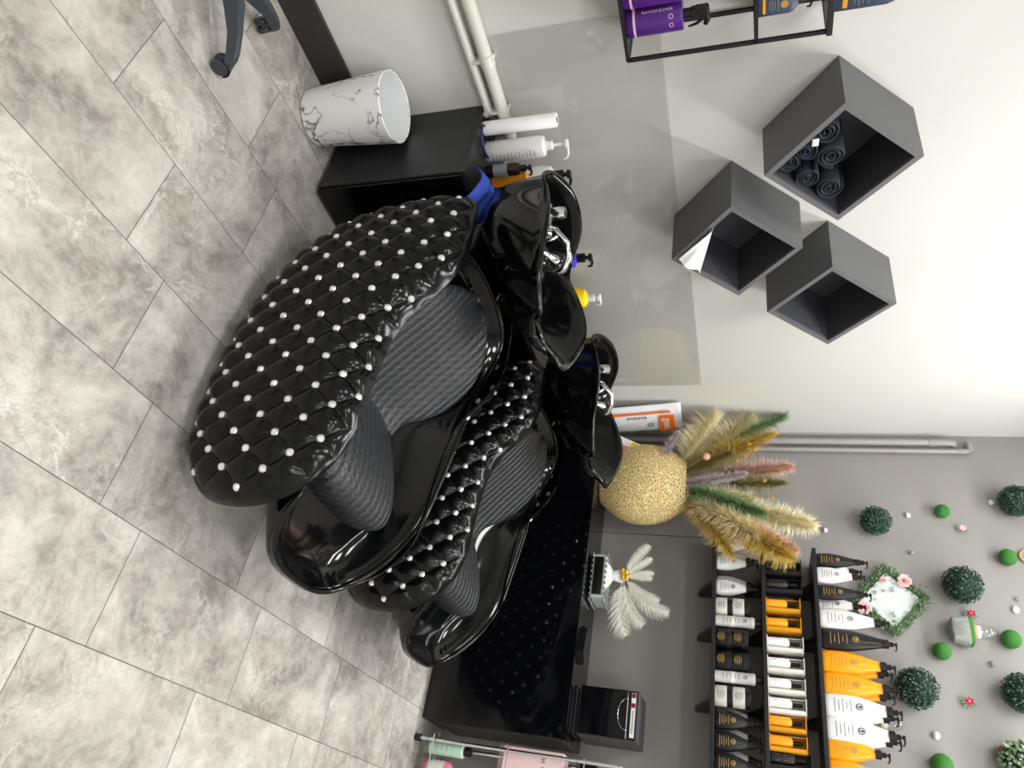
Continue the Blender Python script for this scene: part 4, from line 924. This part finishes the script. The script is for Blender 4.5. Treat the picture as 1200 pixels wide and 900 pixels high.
# salmon bloom and yellow buds
def bud(name, label, p, r, m, cat='dried flower'):
    t = thing(name, label, cat, p, group=gp); mb = MB(); 
    for i in range(40):
        a = i * 2.4; ph = math.acos(1 - 2 * (i + .5) / 40); d = Vector((math.sin(ph) * math.cos(a), math.sin(ph) * math.sin(a), math.cos(ph))); q = d.to_track_quat('Z', 'Y').to_matrix().to_4x4()
        mb.lathe([(.001, 0), (r * .35, r * .5), (.001, r)], n=5, mtx=q)
    mb.build('petals', m, t, smooth=False); L = V0 - Vector(p); MB().tube([(0, 0, 0), L * .5 + Vector((0, 0, .01)), L], .0014, n=5).build('stem', M['olive'], t); return t
bud('dried_flower', 'salmon pink bloom just above the vase opening', onX(828, 535, 3.52), .02, M['peach'])
for q_, (x, y) in enumerate(((864, 540), (874, 535), (884, 527), (896, 563), (905, 583), (878, 520))):
    bud('bud', ['yellow bud lowest of the chain beside the olive sprig', 'yellow bud second of the chain beside the olive sprig', 'yellow bud high in the ochre plume', 'yellow bud beside the peacock feather', 'yellow bud beyond the peacock feather toward the shelves', 'yellow bud nearest the room corner in the ochre plume'][q_], onX(x, y, 3.54), .010, M['yell2'])

# ================================================================== POUCH AND LEAFLET on the counter
t = thing('product_pouch', 'white foil pouch with orange square and stripe leaning on the wall behind the vase', 'pouch', (3.56, 2.235, CZ), rot=(-.12, 0, -.20))
def pouch():
    W, Hh = .205, .44; n = 14; k = 18; F = []; Bk = []
    for j in range(k):
        z = Hh * j / (k - 1); f = []; b_ = []
        for i in range(n):
            x = -W / 2 + W * i / (n - 1); u = i / (n - 1); v = j / (k - 1); pf = (math.sin(PI * u) ** .6) * (math.sin(PI * min(1, v * 1.05)) ** .6 if v < .95 else 0) if 0 < u < 1 and 0 < v < .95 else 0
            f.append((x, -.002 - .022 * pf, z)); b_.append((x, .002 + .012 * pf, z))
        F.append(f); Bk.append(b_)
    mb = MB().loops(F, closed=False); mb.loops(Bk, closed=False); T = n * k
    for j in range(k - 1): mb.f += [(j * n, (j + 1) * n, T + (j + 1) * n, T + j * n), (j * n + n - 1, (j + 1) * n + n - 1, T + (j + 1) * n + n - 1, T + j * n + n - 1)]
    for i in range(n - 1): mb.f += [(i, i + 1, T + i + 1, T + i), ((k - 1) * n + i, (k - 1) * n + i + 1, T + (k - 1) * n + i + 1, T + (k - 1) * n + i)]
    mb.build('bag', M['pouch'], t, smooth='all')
    MB().box((-.062, -.0262, .20), (.016, .001, .36)).build('orange_stripe', M['orangep'], t, smooth=False)
    MB().box((.028, -.0262, .355), (.125, .001, .085)).build('orange_square', M['orangep'], t, smooth=False)
    text('gen', .062, 'lettering', M['whitep'], t, Matrix.Translation((.03, -.0275, .357)) @ FRONT, bold=.001)
    text('aneona', .036, 'brand_lettering', M['text'], t, Matrix.Translation((-.032, -.0272, .19)) @ FRONT @ Matrix.Rotation(PI / 2, 4, 'Z'), spacing=1.1)
    e = MB()
    for rr_, x in ((.014, .03), (.009, .03)):
        Lo = [(x + rr_ * math.cos(a), -.0268, .262 + rr_ * 1.2 * math.sin(a)) for a in lsp(0, 2 * PI, 20, endpoint=False)]; Li_ = [(x + rr_ * .8 * math.cos(a), -.0268, .262 + rr_ * .96 * math.sin(a)) for a in lsp(0, 2 * PI, 20, endpoint=False)]
        e.loops([Lo, Li_])
    e.build('emblem', M['text'], t, smooth=False)
pouch()
t = thing('leaflet', 'small white and yellow sachet leaning on the pouch beside the woven vase', 'sachet', (3.47, 2.10, CZ), rot=(-.1, .42, -.9))
t.location = (3.545, 2.13, CZ)
MB().box((0, 0, .125), (.08, .006, .25)).build('card', M['whitep'], t, smooth=False, bevel=.002)
MB().box((-.01, -.0036, .20), (.05, .001, .06)).build('yellow_print', M['ybot'], t, smooth=False); MB().box((.015, -.0036, .09), (.03, .001, .14)).build('photo_print', M['rosec'], t, smooth=False)

# ================================================================== TRAY WITH SILK FLOWERS AND FEATHERS
ty_ = onX(700, 680, 3.67).y
t = thing('mirror_tray', 'silver beaded mirror box on the black counter, holding crystals under white feathers', 'tray', (3.68, ty_, CZ))
hw = .125
MB().box((0, 0, .012), (.16, 2 * hw - .02, .016)).build('mirror_base', M['chrome'], t, smooth=False, bevel=.002)
mb = MB()
for s_ in (-1, 1): mb.box((s_ * .078, 0, .055), (.003, 2 * hw - .02, .06)); mb.box((0, s_ * (hw - .012), .055), (.155, .003, .06))
mb.build('glass_walls', M['mirror'], t, smooth=False)
mb = MB()
for k in range(34):
    for zz in (.014, .088):
        s_ = k / 34 * 4; e = int(s_); f = s_ - e; x, y = [(-.085 + .17 * f, -hw), (.085, -hw + 2 * hw * f), (.085 - .17 * f, hw), (-.085, hw - 2 * hw * f)][e]
        mb.lathe([(.001, -.006), (.006, -.003), (.007, 0), (.006, .003), (.001, .006)], n=8, c=(x, y, zz))
mb.build('bead_trim', M['silver'], t)
MB().box((-.086, 0, .05), (.012, 2 * hw - .05, .05)).build('dark_front_band', M['blackp'], t, bevel=.004)
for q_, (dy, rr_, l_) in enumerate(((-.055, .022, 'large clear crystal in the mirror box, away from the vase'), (-.09, .017, 'small clear crystal at the end of the mirror box'), (-.025, .016, 'clear crystal in the middle of the mirror box'))):
    mb = MB().lathe([(.001, -rr_), (rr_ * .8, -rr_ * .5), (rr_, 0), (rr_ * .75, rr_ * .6), (.001, rr_)], n=7); tag(mb.build('crystal', M['crystal'], None, loc=(3.68, ty_ + dy, CZ + .02 + rr_ + .0), smooth=False), l_, 'crystal')
# silk bow / flower base
t = thing('feather_bouquet', 'white silk bouquet with feathers and small yellow blooms rising from the mirror box', 'bouquet', (3.67, ty_ + .03, CZ + .02))
B0 = Vector(t.location)
def petal_ball(c, r, n, m, name, par, size=1.):
    mb = MB(); rr = random.Random(5)
    for i in range(n):
        a = i * 2.4; ph = math.acos(1 - 1.7 * (i + .5) / n); d = Vector((math.sin(ph) * math.cos(a), math.sin(ph) * math.sin(a), math.cos(ph))); u = d.orthogonal().normalized(); w = d.cross(u)
        p = Vector(c) + d * r * .45; k = r * .55 * size; mb.add([p, p + u * k * .6 + d * k * .5, p + d * k * 1.1 + w * k * .15, p - u * k * .6 + d * k * .5], [(0, 1, 2, 3)])
    return mb.build(name, m, par, smooth='all', recalc=False)
mb = MB()
for k in range(9):
    a = k / 9 * 2 * PI; mb.tube([(0, 0, .10), (.03 * math.cos(a), .05 * math.sin(a), .06), (.045 * math.cos(a), .085 * math.sin(a), .02 + .02 * (k % 2))], [.01, .018, .008], n=8)
mb.lathe([(.012, .02), (.022, .08), (.03, .12), (.02, .135)], n=14); mb.build('silk_bow', M['silk'], t, smooth='all')
petal_ball((0, 0, .13), .035, 26, M['silk'], 'silk_flower', t)
for k, (dy, dz) in enumerate(((.02, .15), (.012, .168), (-.012, .155), (-.016, .172))):
    MB().lathe([(.001, -.014), (.012, -.009), (.015, 0), (.009, .007), (.001, .011)], n=14, c=(-.03, dy, dz)).build('yellow_bloom', M['craspedia'], t)
def feather(tipp, w, bend, sd, nm='feather', m=None, loose=1.):
    a = Vector((-.01, 0, .15)); b_ = Vector(tipp) - B0; d = b_ - a; L = d.length; nrm = Vector((-1, 0, 0)); side = nrm.cross(d).normalized(); rr = random.Random(sd)
    P = lambda s: a + d * s + side * bend * L * math.sin(PI * s * .75) 
    mb = MB().tube([P(s) for s in lsp(0, 1, 14)], [.0018 * (1 - .7 * s) for s in lsp(0, 1, 14)], n=5)
    for i in range(110):
        s = .18 + .82 * i / 110; tg = (P(s + .01) - P(s - .01)).normalized(); sdv = nrm.cross(tg).normalized()
        for sg in (-1, 1):
            l = w * (.10 + math.sin(PI * .9 * (1 - s) ** .7)) * (.7 + .4 * rr.random()); dr = (tg * (.9 + .4 * rr.random()) + sdv * sg + nrm * rr.uniform(-.25, .25)).normalized()
            p = P(s); wv = tg * .0016; q1 = p + dr * l * .6; q2 = p + dr * l + tg * l * .25 + Vector((0, 0, -.1 * l))
            mb.add([p - wv, p + wv, q1 + wv * .8, q1 - wv * .8, q2], [(0, 1, 2, 3), (3, 2, 4)])
    return mb.build(nm, m or M['feather'], t, smooth='all', recalc=False)
for i, (x, y, w, bd) in enumerate(((741, 744, .05, -.10), (762, 728, .045, -.14), (789, 710, .045, -.14), (775, 700, .035, -.1))): feather(onX(x, y, 3.63), w * 1.5, bd * 1.5, i)
for i, (x, y, w, bd) in enumerate(((763, 641, .028, .06), (764, 655, .022, .0), (766, 672, .02, 0), (764, 678, .02, 0))): feather(onX(x, y, 3.65), w * 1.5, bd, i + 9, 'grass_spray')

# black folded card on the counter
pA, pB, pC = onX(680, 733, 3.62), onX(676, 762, 3.575), onX(682, 780, 3.63)
pa, pb, pc = (Vector((q.x, onX(xx, yy, q.x).y, CZ)) for q, xx, yy in ((pA, 680, 733), (pB, 675, 762), (pC, 681, 780)))
t = thing('folded_card', 'small black folded card lying open on the counter between the feathers and the black appliance', 'card', pb)
mb = MB(); hh = .022
for q in (pa, pc):
    d = q - pb; nn = Vector((-d.y, d.x, 0)).normalized() * .0015
    v = [Vector() - nn, Vector() + nn, d + nn, d - nn]; top = [a + Vector((0, 0, hh)) for a in v]; top[2] += -d * .12; top[3] += -d * .12
    mb.add(v + top, [(0, 1, 2, 3), (4, 5, 6, 7), (0, 1, 5, 4), (1, 2, 6, 5), (2, 3, 7, 6), (3, 0, 4, 7)])
mb.build('card_wing', M['blackp'], t, smooth=False)

# ================================================================== BLACK APPLIANCE
t = thing('towel_warmer', 'black countertop appliance with glossy front and white control strip', 'appliance', (3.715, .672, CZ))
w, d, z0, z1 = .222, .22, .025, .305
MB().box((0, 0, (z0 + z1) / 2), (d, w, z1 - z0)).build('housing', M['machine'], t, smooth=False, bevel=.006)
MB().box((-d / 2 - .004, .004, .022 + .118), (.012, w - .012, .225)).build('glossy_door', M['cab'], t, smooth=False, bevel=.003)
st = MB().box((-d / 2 - .002, .004, .276), (.008, w - .012, .034)).build('control_panel', M['blackp'], t, smooth=False, bevel=.001)
MB().box((-d / 2 - .0068, .004, .277), (.0015, w - .03, .020)).build('white_strip', M['whitep'], st, smooth=False)
for yy in (.088, .045): MB().box((-d / 2 - .008, yy, .277), (.003, .02, .017)).build('red_button', M['dred'], st, smooth=False, bevel=.001)
mb = MB()
for k in range(14): mb.box((-d / 2 - .0078, .02 - .007 * k, .277), (.0006, .004, .008))
mb.build('small_print', M['greyp'], st, smooth=False)
# door grip: a half-moon recess at the top of the door
L = [(-d / 2 - .0115, .004 + .068 * math.cos(a), .250 - .042 * math.sin(a)) for a in lsp(0, PI, 24)]
MB().tube(L, .0014, n=8).build('door_grip', M['silver'], t, smooth='all')
mb = MB().box((-.01, 0, .005), (d - .02, w - .01, .01)).box((-.02, 0, .0175), (d - .05, w - .03, .015)); mb.build('stand', M['blackp'], t, smooth=False, bevel=.002)
for yy in (-.08, .08): MB().lathe([(.012, 0), (.012, .012)], n=12, c=(-.07, yy, .0)).build('foot', M['blackp'], t)

# ================================================================== ROLLING RACK lower right
RX, RY = 3.53, .447
t = thing('rolling_rack', 'chrome pole rack with clear shelves at the frame edge beside the counter', 'rack', (RX, RY - .16, 0))
RW, RD = .32, .24
zs_ = [onX(500, 875, 3.53).z, onX(586, 889, 3.53).z, onX(676, 899, 3.53).z]
pole = onX(492, 862, RX)
for dx in (0, RD):
    for dy in (.16, .16 - RW):
        p_ = MB().lathe([(.009, .02), (.009, .98), (.007, .985)], n=14, c=(dx, dy, 0)).build('pole', M['chrome'], t)
        MB().lathe([(.014, 0), (.016, .004), (.016, .03), (.012, .034)], n=16, c=(dx, dy, 0)).build('rubber_foot', M['blackp'], p_)
for z in zs_:
    s_ = MB().box((RD / 2, .16 - RW / 2, z), (RD + .05, RW + .05, .006)).build('clear_shelf', M['acr'], t, smooth=False, bevel=.001)
    mb = MB()
    for dx in (-.02, RD + .02): bar(mb, (dx, .18, z + .035), (dx, .14 - RW, z + .035), .005)
    for dy in (.18, .14 - RW): bar(mb, (-.02, dy, z + .035), (RD + .02, dy, z + .035), .005)
    mb.build('guard_rail', M['chrome'], s_, smooth=False)
bz = zs_[0] + .003
t = thing('mint_tube', 'mint green bottle with black cap standing on the lowest clear shelf', 'bottle', (3.575, onX(525, 878, 3.575).y, bz))
MB().lathe([(.029, 0), (.031, .003), (.031, .165), (.027, .17), (.018, .172)], n=24).build('body', M['mint'], t); MB().lathe([(.020, .172), (.020, .205), (.001, .207)], n=18).build('cap', M['blackp'], t); bars(t, .03, .04, .12, 0, M['greyp'], n=4, sy=.031, rad=.031); t.rotation_euler.z = -PI / 2
t = thing('pink_tube', 'pink bottle standing behind the mint green one on the lowest clear shelf', 'bottle', (3.68, onX(525, 879, 3.68).y, bz))
MB().lathe([(.028, 0), (.03, .003), (.03, .12), (.022, .14), (.012, .145)], n=24).build('body', M['pinkb'], t); MB().lathe([(.013, .145), (.013, .165), (.001, .167)], n=18).build('cap', M['pinkb'], t)
t = thing('pink_jar', 'pink bottle with white label nearest the frame edge on the lowest clear shelf', 'bottle', (3.59, onX(515, 903, 3.59).y, bz))
MB().lathe([(.038, 0), (.042, .004), (.042, .10), (.034, .115), (.02, .12)], n=26).build('body', M['pinkb'], t); MB().lathe([(.0426, .02), (.0426, .09)], n=26, cap=False).build('white_label', M['whitep'], t); MB().lathe([(.014, .12), (.014, .14), (.001, .142)], n=18).build('cap', M['whitep'], t)
yb = onX(626, 878, 3.56).y
t = thing('gift_box', 'pale pink box with a dark monogram on the middle clear shelf', 'box', (3.62, yb - .12, zs_[1] + .003))
MB().box((0, 0, .14), (.12, .24, .28)).build('box_body', M['pinkbox'], t, smooth=False, bevel=.002)
text('H  O', .026, 'lettering', M['text'], t, Matrix.Rotation(-PI / 2, 4, 'Z') @ Matrix.Translation((-.06, -.061, .19)) @ FRONT)
t = thing('black_pouch', 'small black box on the highest clear shelf at the frame edge', 'box', (3.62, onX(700, 915, 3.56).y, zs_[2] + .003))
MB().box((0, 0, .04), (.12, .12, .08)).build('box_body', M['blackp'], t, bevel=.008); MB().box((-.061, .02, .04), (.002, .012, .05)).build('pale_label', M['label'], t, smooth=False)

# ================================================================== WALL B DECORATIONS
def leafball(name, label, px_, py_, r, n=760, m='boxw', core='boxw2', cat='plant ball', ls=.013, group=None, seed=1):
    c = onX(px_, py_, WB - r * .75); t = thing(name, label, cat, (WB - r * .75, c.y, c.z), group=group); rr = random.Random(seed)
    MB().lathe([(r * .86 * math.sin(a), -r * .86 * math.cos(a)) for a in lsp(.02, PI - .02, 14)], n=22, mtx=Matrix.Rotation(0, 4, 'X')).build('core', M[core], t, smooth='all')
    mb = MB()
    for i in range(n):
        z = 1 - 2 * (i + .5) / n; a = i * 2.39996; q = math.sqrt(1 - z * z); d = Vector((q * math.cos(a), q * math.sin(a), z))
        if d.x > .7: continue
        p = d * r * (.84 + .12 * rr.random()); u = d.orthogonal().normalized(); u.rotate(Matrix.Rotation(rr.random() * 6.28, 3, d)); tl = (u + d * rr.uniform(.1, 1.2)).normalized(); s = u.cross(d).normalized() * ls * .36; l = tl * ls * (.7 + .6 * rr.random())
        mb.add([p, p + l * .5 + s, p + l, p + l * .5 - s], [(0, 1, 2, 3)])
    mb.build('leaves', M[m], t, smooth=False, recalc=False); return t
bwl = [(1026, 610, 17, 'dark green leafy ball on the grey wall, above the vase of dried grasses'), (1128, 685, 20.5, 'dark green leafy ball on the grey wall between the wreath and the frame edge'), (1074, 806, 21, 'dark green leafy ball on the grey wall above the orange bottles'), (1190, 587, 18, 'dark green leafy ball cut by the frame edge nearest the room corner'), (1199, 812, 19, 'dark green leafy ball cut by the frame edge, farthest from the room corner')]
for i, (x, y, r, l) in enumerate(bwl): leafball('boxwood_ball', l, x, y, r * 4.35 / 1000, group='dark leafy balls on the grey wall', seed=i)
mossl = [(1104, 599, 8, 'small bright green moss ball near the grey pipe elbow'), (1104, 763, 9, 'small bright green moss ball between the wreath and the stone planter'), (1181, 653, 9, 'small bright green moss ball between two leafy balls near the frame edge'), (1185, 749, 9.5, 'small bright green moss ball above the glass of the stone planter'), (1104, 896, 10, 'small bright green moss ball at the frame edge of the photo near the white shell')]
for i, (x, y, r, l) in enumerate(mossl):
    rr_ = r * 4.35 / 1000; c = onX(x, y, WB - rr_ * .7); t = thing('moss_ball', l, 'moss ball', (WB - rr_ * .7, c.y, c.z), group='bright moss balls on the grey wall')
    mb = MB().lathe([(rr_ * math.sin(a), -rr_ * math.cos(a)) for a in lsp(.02, PI - .02, 18)], n=28); rg = random.Random(i)
    mb.build('moss', M['moss'], t, smooth='all')
    MB().lathe([(rr_ * .55, 0), (rr_ * .5, rr_ * .3)], n=18, mtx=Matrix.Translation((rr_ * .38, 0, 0)) @ Matrix.Rotation(PI / 2, 4, 'Y')).build('mount', M['blackp'], t)
def shellp(x, y, s, l, rot):
    c = onX(x, y, WB - .006); t = MB(); R_ = random.Random(x); L1 = []
    for k in range(12):
        a = 2 * PI * k / 12; q = s * (1 + .25 * math.cos(a - rot)) * (1 + R_.uniform(-.08, .08)); L1.append((q * math.cos(a) * .9, q * math.sin(a) * .8))
    Ls = [[(.008, a * .7, b_ * .7) for a, b_ in L1], [(0, a, b_) for a, b_ in L1], [(-.006, a * .8, b_ * .8) for a, b_ in L1], [(-.011, a * .35, b_ * .35) for a, b_ in L1]]
    t.loops(Ls, cap0=True, cap1=True); tag(t.build('shell', M['shell'], None, loc=(WB - .006, c.y, c.z), smooth=False), l, 'shell')
shellp(967, 622, .016, 'small pinkish white shell on the grey wall nearest the dried grasses', 0)
shellp(1063, 604, .016, 'small pinkish white shell beside the leafy ball above the vase', 1)
shellp(1161, 589, .017, 'small pinkish white shell beside the leafy ball at the frame edge', 1)
shellp(1189, 714, .02, 'larger pinkish white shell near the frame edge above the planter', 2)
shellp(1098, 861, .019, 'small white shell between the leafy ball and the red blossom', 4)
for x, y, s, l in ((1068, 647, .012, 'tiny clear crystal on the grey wall between the leafy ball and the wreath'), (1193, 702, .012, 'tiny clear crystal at the frame edge beside the larger shell'), (1163, 778, .013, 'tiny grey crystal on the grey wall below the moss ball')):
    X_ = WB - s * .6 if y != 532 else 3.803
    c = onX(x, y, X_); mb = MB().lathe([(.001, -s), (s * .7, -s * .6), (s, 0), (s * .7, s * .6), (.001, s)], n=7, mtx=Matrix.Rotation(PI / 2, 4, 'Y')); tag(mb.build('crystal', M['crystal'], None, loc=(X_, c.y, c.z), smooth=False), l, 'crystal')
def blossom(x, y, l, sc=1., m='red', n=6):
    c = onX(x, y, WB - .012); t = thing('blossom', l, 'artificial flower', (WB - .012, c.y, c.z)); mb = MB()
    for k in range(n):
        a = 2 * PI * k / n; d = Vector((-.35, math.cos(a), math.sin(a))).normalized(); u = Vector((-1, 0, 0)).cross(d).normalized(); L = .022 * sc
        mb.add([Vector(), d * L * .6 + u * L * .3, d * L, d * L * .6 - u * L * .3], [(0, 1, 2, 3)]); d2 = (d + Vector((-.9, 0, 0))).normalized(); mb.add([Vector((-.003, 0, 0)), d2 * L * .5 + u * L * .25, d2 * L * .8, d2 * L * .5 - u * L * .25], [(0, 1, 2, 3)])
    mb.build('petals', M[m], t, smooth=False, recalc=False)
    MB().lathe([(.001, -.006 * sc), (.006 * sc, 0), (.001, .006 * sc)], n=8, c=(-.006, 0, 0)).build('centre', M['rose'], t)
    MB().box((.006, 0, 0), (.012, .006, .006)).build('stem', M['olive'], t)
    mb = MB()
    for k in range(7):
        a = 2.2 + k * .55; d = Vector((-.2 + .1 * (k % 2), math.cos(a) * .9, math.sin(a))).normalized(); u = Vector((-1, 0, 0)).cross(d).normalized(); L = .036 * sc
        mb.add([d * .006, d * L * .6 + u * L * .12, d * L, d * L * .6 - u * L * .12], [(0, 1, 2, 3)])
    mb.build('leaves', M['ivy'], t, smooth=False, recalc=False)
blossom(1128, 619, 'small white and red blossom sprig near the moss ball below the pipe elbow', .9, 'rose')
blossom(1138, 719, 'small crimson blossom right beside the stone planter')
blossom(1136, 822, 'small crimson blossom sprig between the leafy balls')
blossom(1173, 880, 'small crimson blossom sprig near the pale green foliage at the frame edge', 1.1)
leafball('foliage_ball', 'pale green leafy ball cut by the corner of the frame', 1196, 893, .075, n=420, m='sage', core='boxw2', ls=.024, seed=44)
# ring at the very edge
c = onX(1204, 652, WB - .01); tag(MB().tube([(0, .03 * math.cos(a), .03 * math.sin(a)) for a in lsp(0, 2 * PI, 30)], .006, n=8).build('cork_ring', M['cork'], None, loc=(WB - .01, c.y, c.z)), 'brown ring on the grey wall just cut by the frame edge', 'ornament')
# planters: pot + moss + cork + glass dome
def planter(x, y, l, kind):
    c = onX(x, y, WB - .045); t = thing('planter', l, 'planter', (WB - .045, c.y, c.z))
    if kind == 'stone':
        sec = lambda w, z, k: [(.042 * k * math.copysign(abs(math.cos(a)) ** .6, math.cos(a)), w * math.copysign(abs(math.sin(a)) ** .6, math.sin(a)) , z) for a in lsp(0, 2 * PI, 24, endpoint=False)]
        MB().loops([sec(.048, -.085, .8), sec(.055, -.08, .9), sec(.068, -.02, 1), sec(.068, -.015, 1)], cap0=True, cap1=True).build('stone_pot', M['stone'], t)
        MB().loops([sec(.066, -.015, 1), sec(.068, -.004, 1), sec(.058, .003, .9)], cap0=True, cap1=True).build('moss', M['moss'], t)
        c0 = .0
    else:
        MB().lathe([(.001, -.085), (.03, -.08), (.048, -.05), (.05, -.02), (.04, 0)], n=24, sx=.85).build('green_pot', M['moss'], t)
    MB().lathe([(.038, .003), (.038, .014), (.03, .015)], n=24, sx=.9).build('cork_ring', M['cork'], t)
    MB().lathe([(.030, .015), (.030, .032)], n=24, sx=.9).build('white_insert', M['whitep'], t)
    MB().lathe([(.034, .015), (.036, .04), (.033, .07), (.02, .095), (.012, .102), (.001, .104)], n=26, sx=.9, cap=False).build('glass_dome', M['clear'], t, smooth='all')
    MB().lathe([(.001, .04), (.006, .05), (.004, .075), (.009, .085), (.001, .093)], n=10, c=(-.004, -.004, 0)).build('crystal', M['crystal'], t)
planter(1139, 740, 'stone planter with moss and clear glass dome on the grey wall', 'stone')
planter(1030, 845, 'green planter with glass dome on the wall behind the large white bottles', 'green')
# wreath frame
TL, TR, BR, BL = (onX(*q, WB - .02) for q in ((1037, 671), (1079, 702), (1049, 735), (1008, 703)))
cen = (TL + TR + BR + BL) / 4; t = thing('wreath_mirror', 'square leafy wreath around a pale mirror plate with crystals and pink roses', 'wreath', (WB - .012, cen.y, cen.z))
def lc(q, k=1.): return Vector((-.008, (q.y - cen.y) * k, (q.z - cen.z) * k))
crn = [lc(q) for q in (TL, TR, BR, BL)]
mb = MB(); mb.add([v for v in crn] + [v + Vector((.006, 0, 0)) for v in crn], [(0, 1, 2, 3), (7, 6, 5, 4), (0, 1, 5, 4), (1, 2, 6, 5), (2, 3, 7, 6), (3, 0, 4, 7)]); mb.build('mirror_plate', M['mirror'], t, smooth=False)
mb = MB(); rr = random.Random(9)
cl = [lc(q, 1.22) for q in (TL, TR, BR, BL)]
for i in range(1500):
    e = rr.randrange(4); f = rr.random(); p = cl[e].lerp(cl[(e + 1) % 4], f); p = p * 1.0 + Vector((rr.uniform(-.006, .006), rr.gauss(0, .011), rr.gauss(0, .011)))
    d = Vector((rr.uniform(-.6, .1), rr.uniform(-1, 1), rr.uniform(-1, 1))).normalized(); u = d.orthogonal().normalized(); l = rr.uniform(.014, .030)
    a_ = [p, p + d * l * .5 + u * l * .14, p + d * l, p + d * l * .5 - u * l * .14]; a_ = [Vector((min(q.x, .008), q.y, q.z)) for q in a_]; mb.add(a_, [(0, 1, 2, 3)])
mb.build('ivy_leaves', M['ivy'], t, smooth=False, recalc=False)
def rose(x, y, r, sd):
    p = onX(x, y, WB - .035) - Vector((WB - .012, cen.y, cen.z)); mb = MB(); rr = random.Random(sd)
    for k in range(22):
        a = k * 2.4; q = r * (.15 + .85 * (k / 22) ** .8); d = Vector((-(1.05 - .9 * k / 22), math.cos(a) * k / 22, math.sin(a) * k / 22)).normalized(); u = Vector((-1, 0, 0)).cross(Vector((0, math.cos(a), math.sin(a)))).normalized()
        b0 = p + Vector((0, math.cos(a), math.sin(a))) * q * .35; tp = p + Vector((-.012 * (1 - k / 22), math.cos(a) * q, math.sin(a) * q)); mb.add([b0 - u * q * .3, b0 + u * q * .3, tp + u * q * .45, tp - u * q * .45], [(0, 1, 2, 3)])
    o = mb.build('rose', M['rose'], t, smooth='all', recalc=False)
    MB().lathe([(.001, -r * .3), (r * .28, 0), (.001, r * .3)], n=10, c=p + Vector((-.008, 0, 0))).build('rose_heart', M['rosec'], o)
rose(1060, 681, .036, 1); rose(1013, 712, .037, 2); rose(1035, 680, .018, 3)
for x, y, s in ((1026, 686, .011), (1047, 691, .013), (1036, 692, .009), (1026, 694, .012), (1048, 720, .016), (1026, 702, .006), (1027, 715, .009), (1010, 699, .014)):
    p = onX(x, y, WB - .026) - Vector((WB - .012, cen.y, cen.z)); MB().lathe([(.001, -s), (s * .75, -s * .5), (s, 0), (s * .7, s * .6), (.001, s)], n=7, c=p).build('crystal', M['crystal'], t, smooth=False)
# thin cable clipped down the grey wall
a = onX(707, 624, WB - .004); b_ = onX(826, 629, WB - .004)
tag(MB().tube([(0, 0, 0), (0, 0, b_.z - CZ)], .0022, n=8).build('wall_cable', M['seam'], None, loc=(WB - .004, a.y, CZ)), 'thin grey cable running up the grey wall beside the woven vase', 'cable')

# ================================================================== WORLD, CAMERA
w = bpy.data.worlds.new('world'); SC.world = w; w.use_nodes = True
bg = w.node_tree.nodes['Background']; bg.inputs[0].default_value = (.9, .95, 1, 1); bg.inputs[1].default_value = .5
cd = bpy.data.cameras.new('camera'); cam = bpy.data.objects.new('camera', cd); col.objects.link(cam)
cd.sensor_width = 36; cd.lens = 36 * FOC / 1200; cd.clip_start = .05; cd.clip_end = 50
mt = Matrix((CU, -CR, -CF)).transposed().to_4x4(); mt.translation = Vector((0, 0, H)); cam.matrix_world = mt
SC.camera = cam
vs = SC.view_settings; vs.view_transform = 'Standard'; vs.look = 'None'; vs.gamma = 1; vs.use_curve_mapping = False; vs.exposure = .40
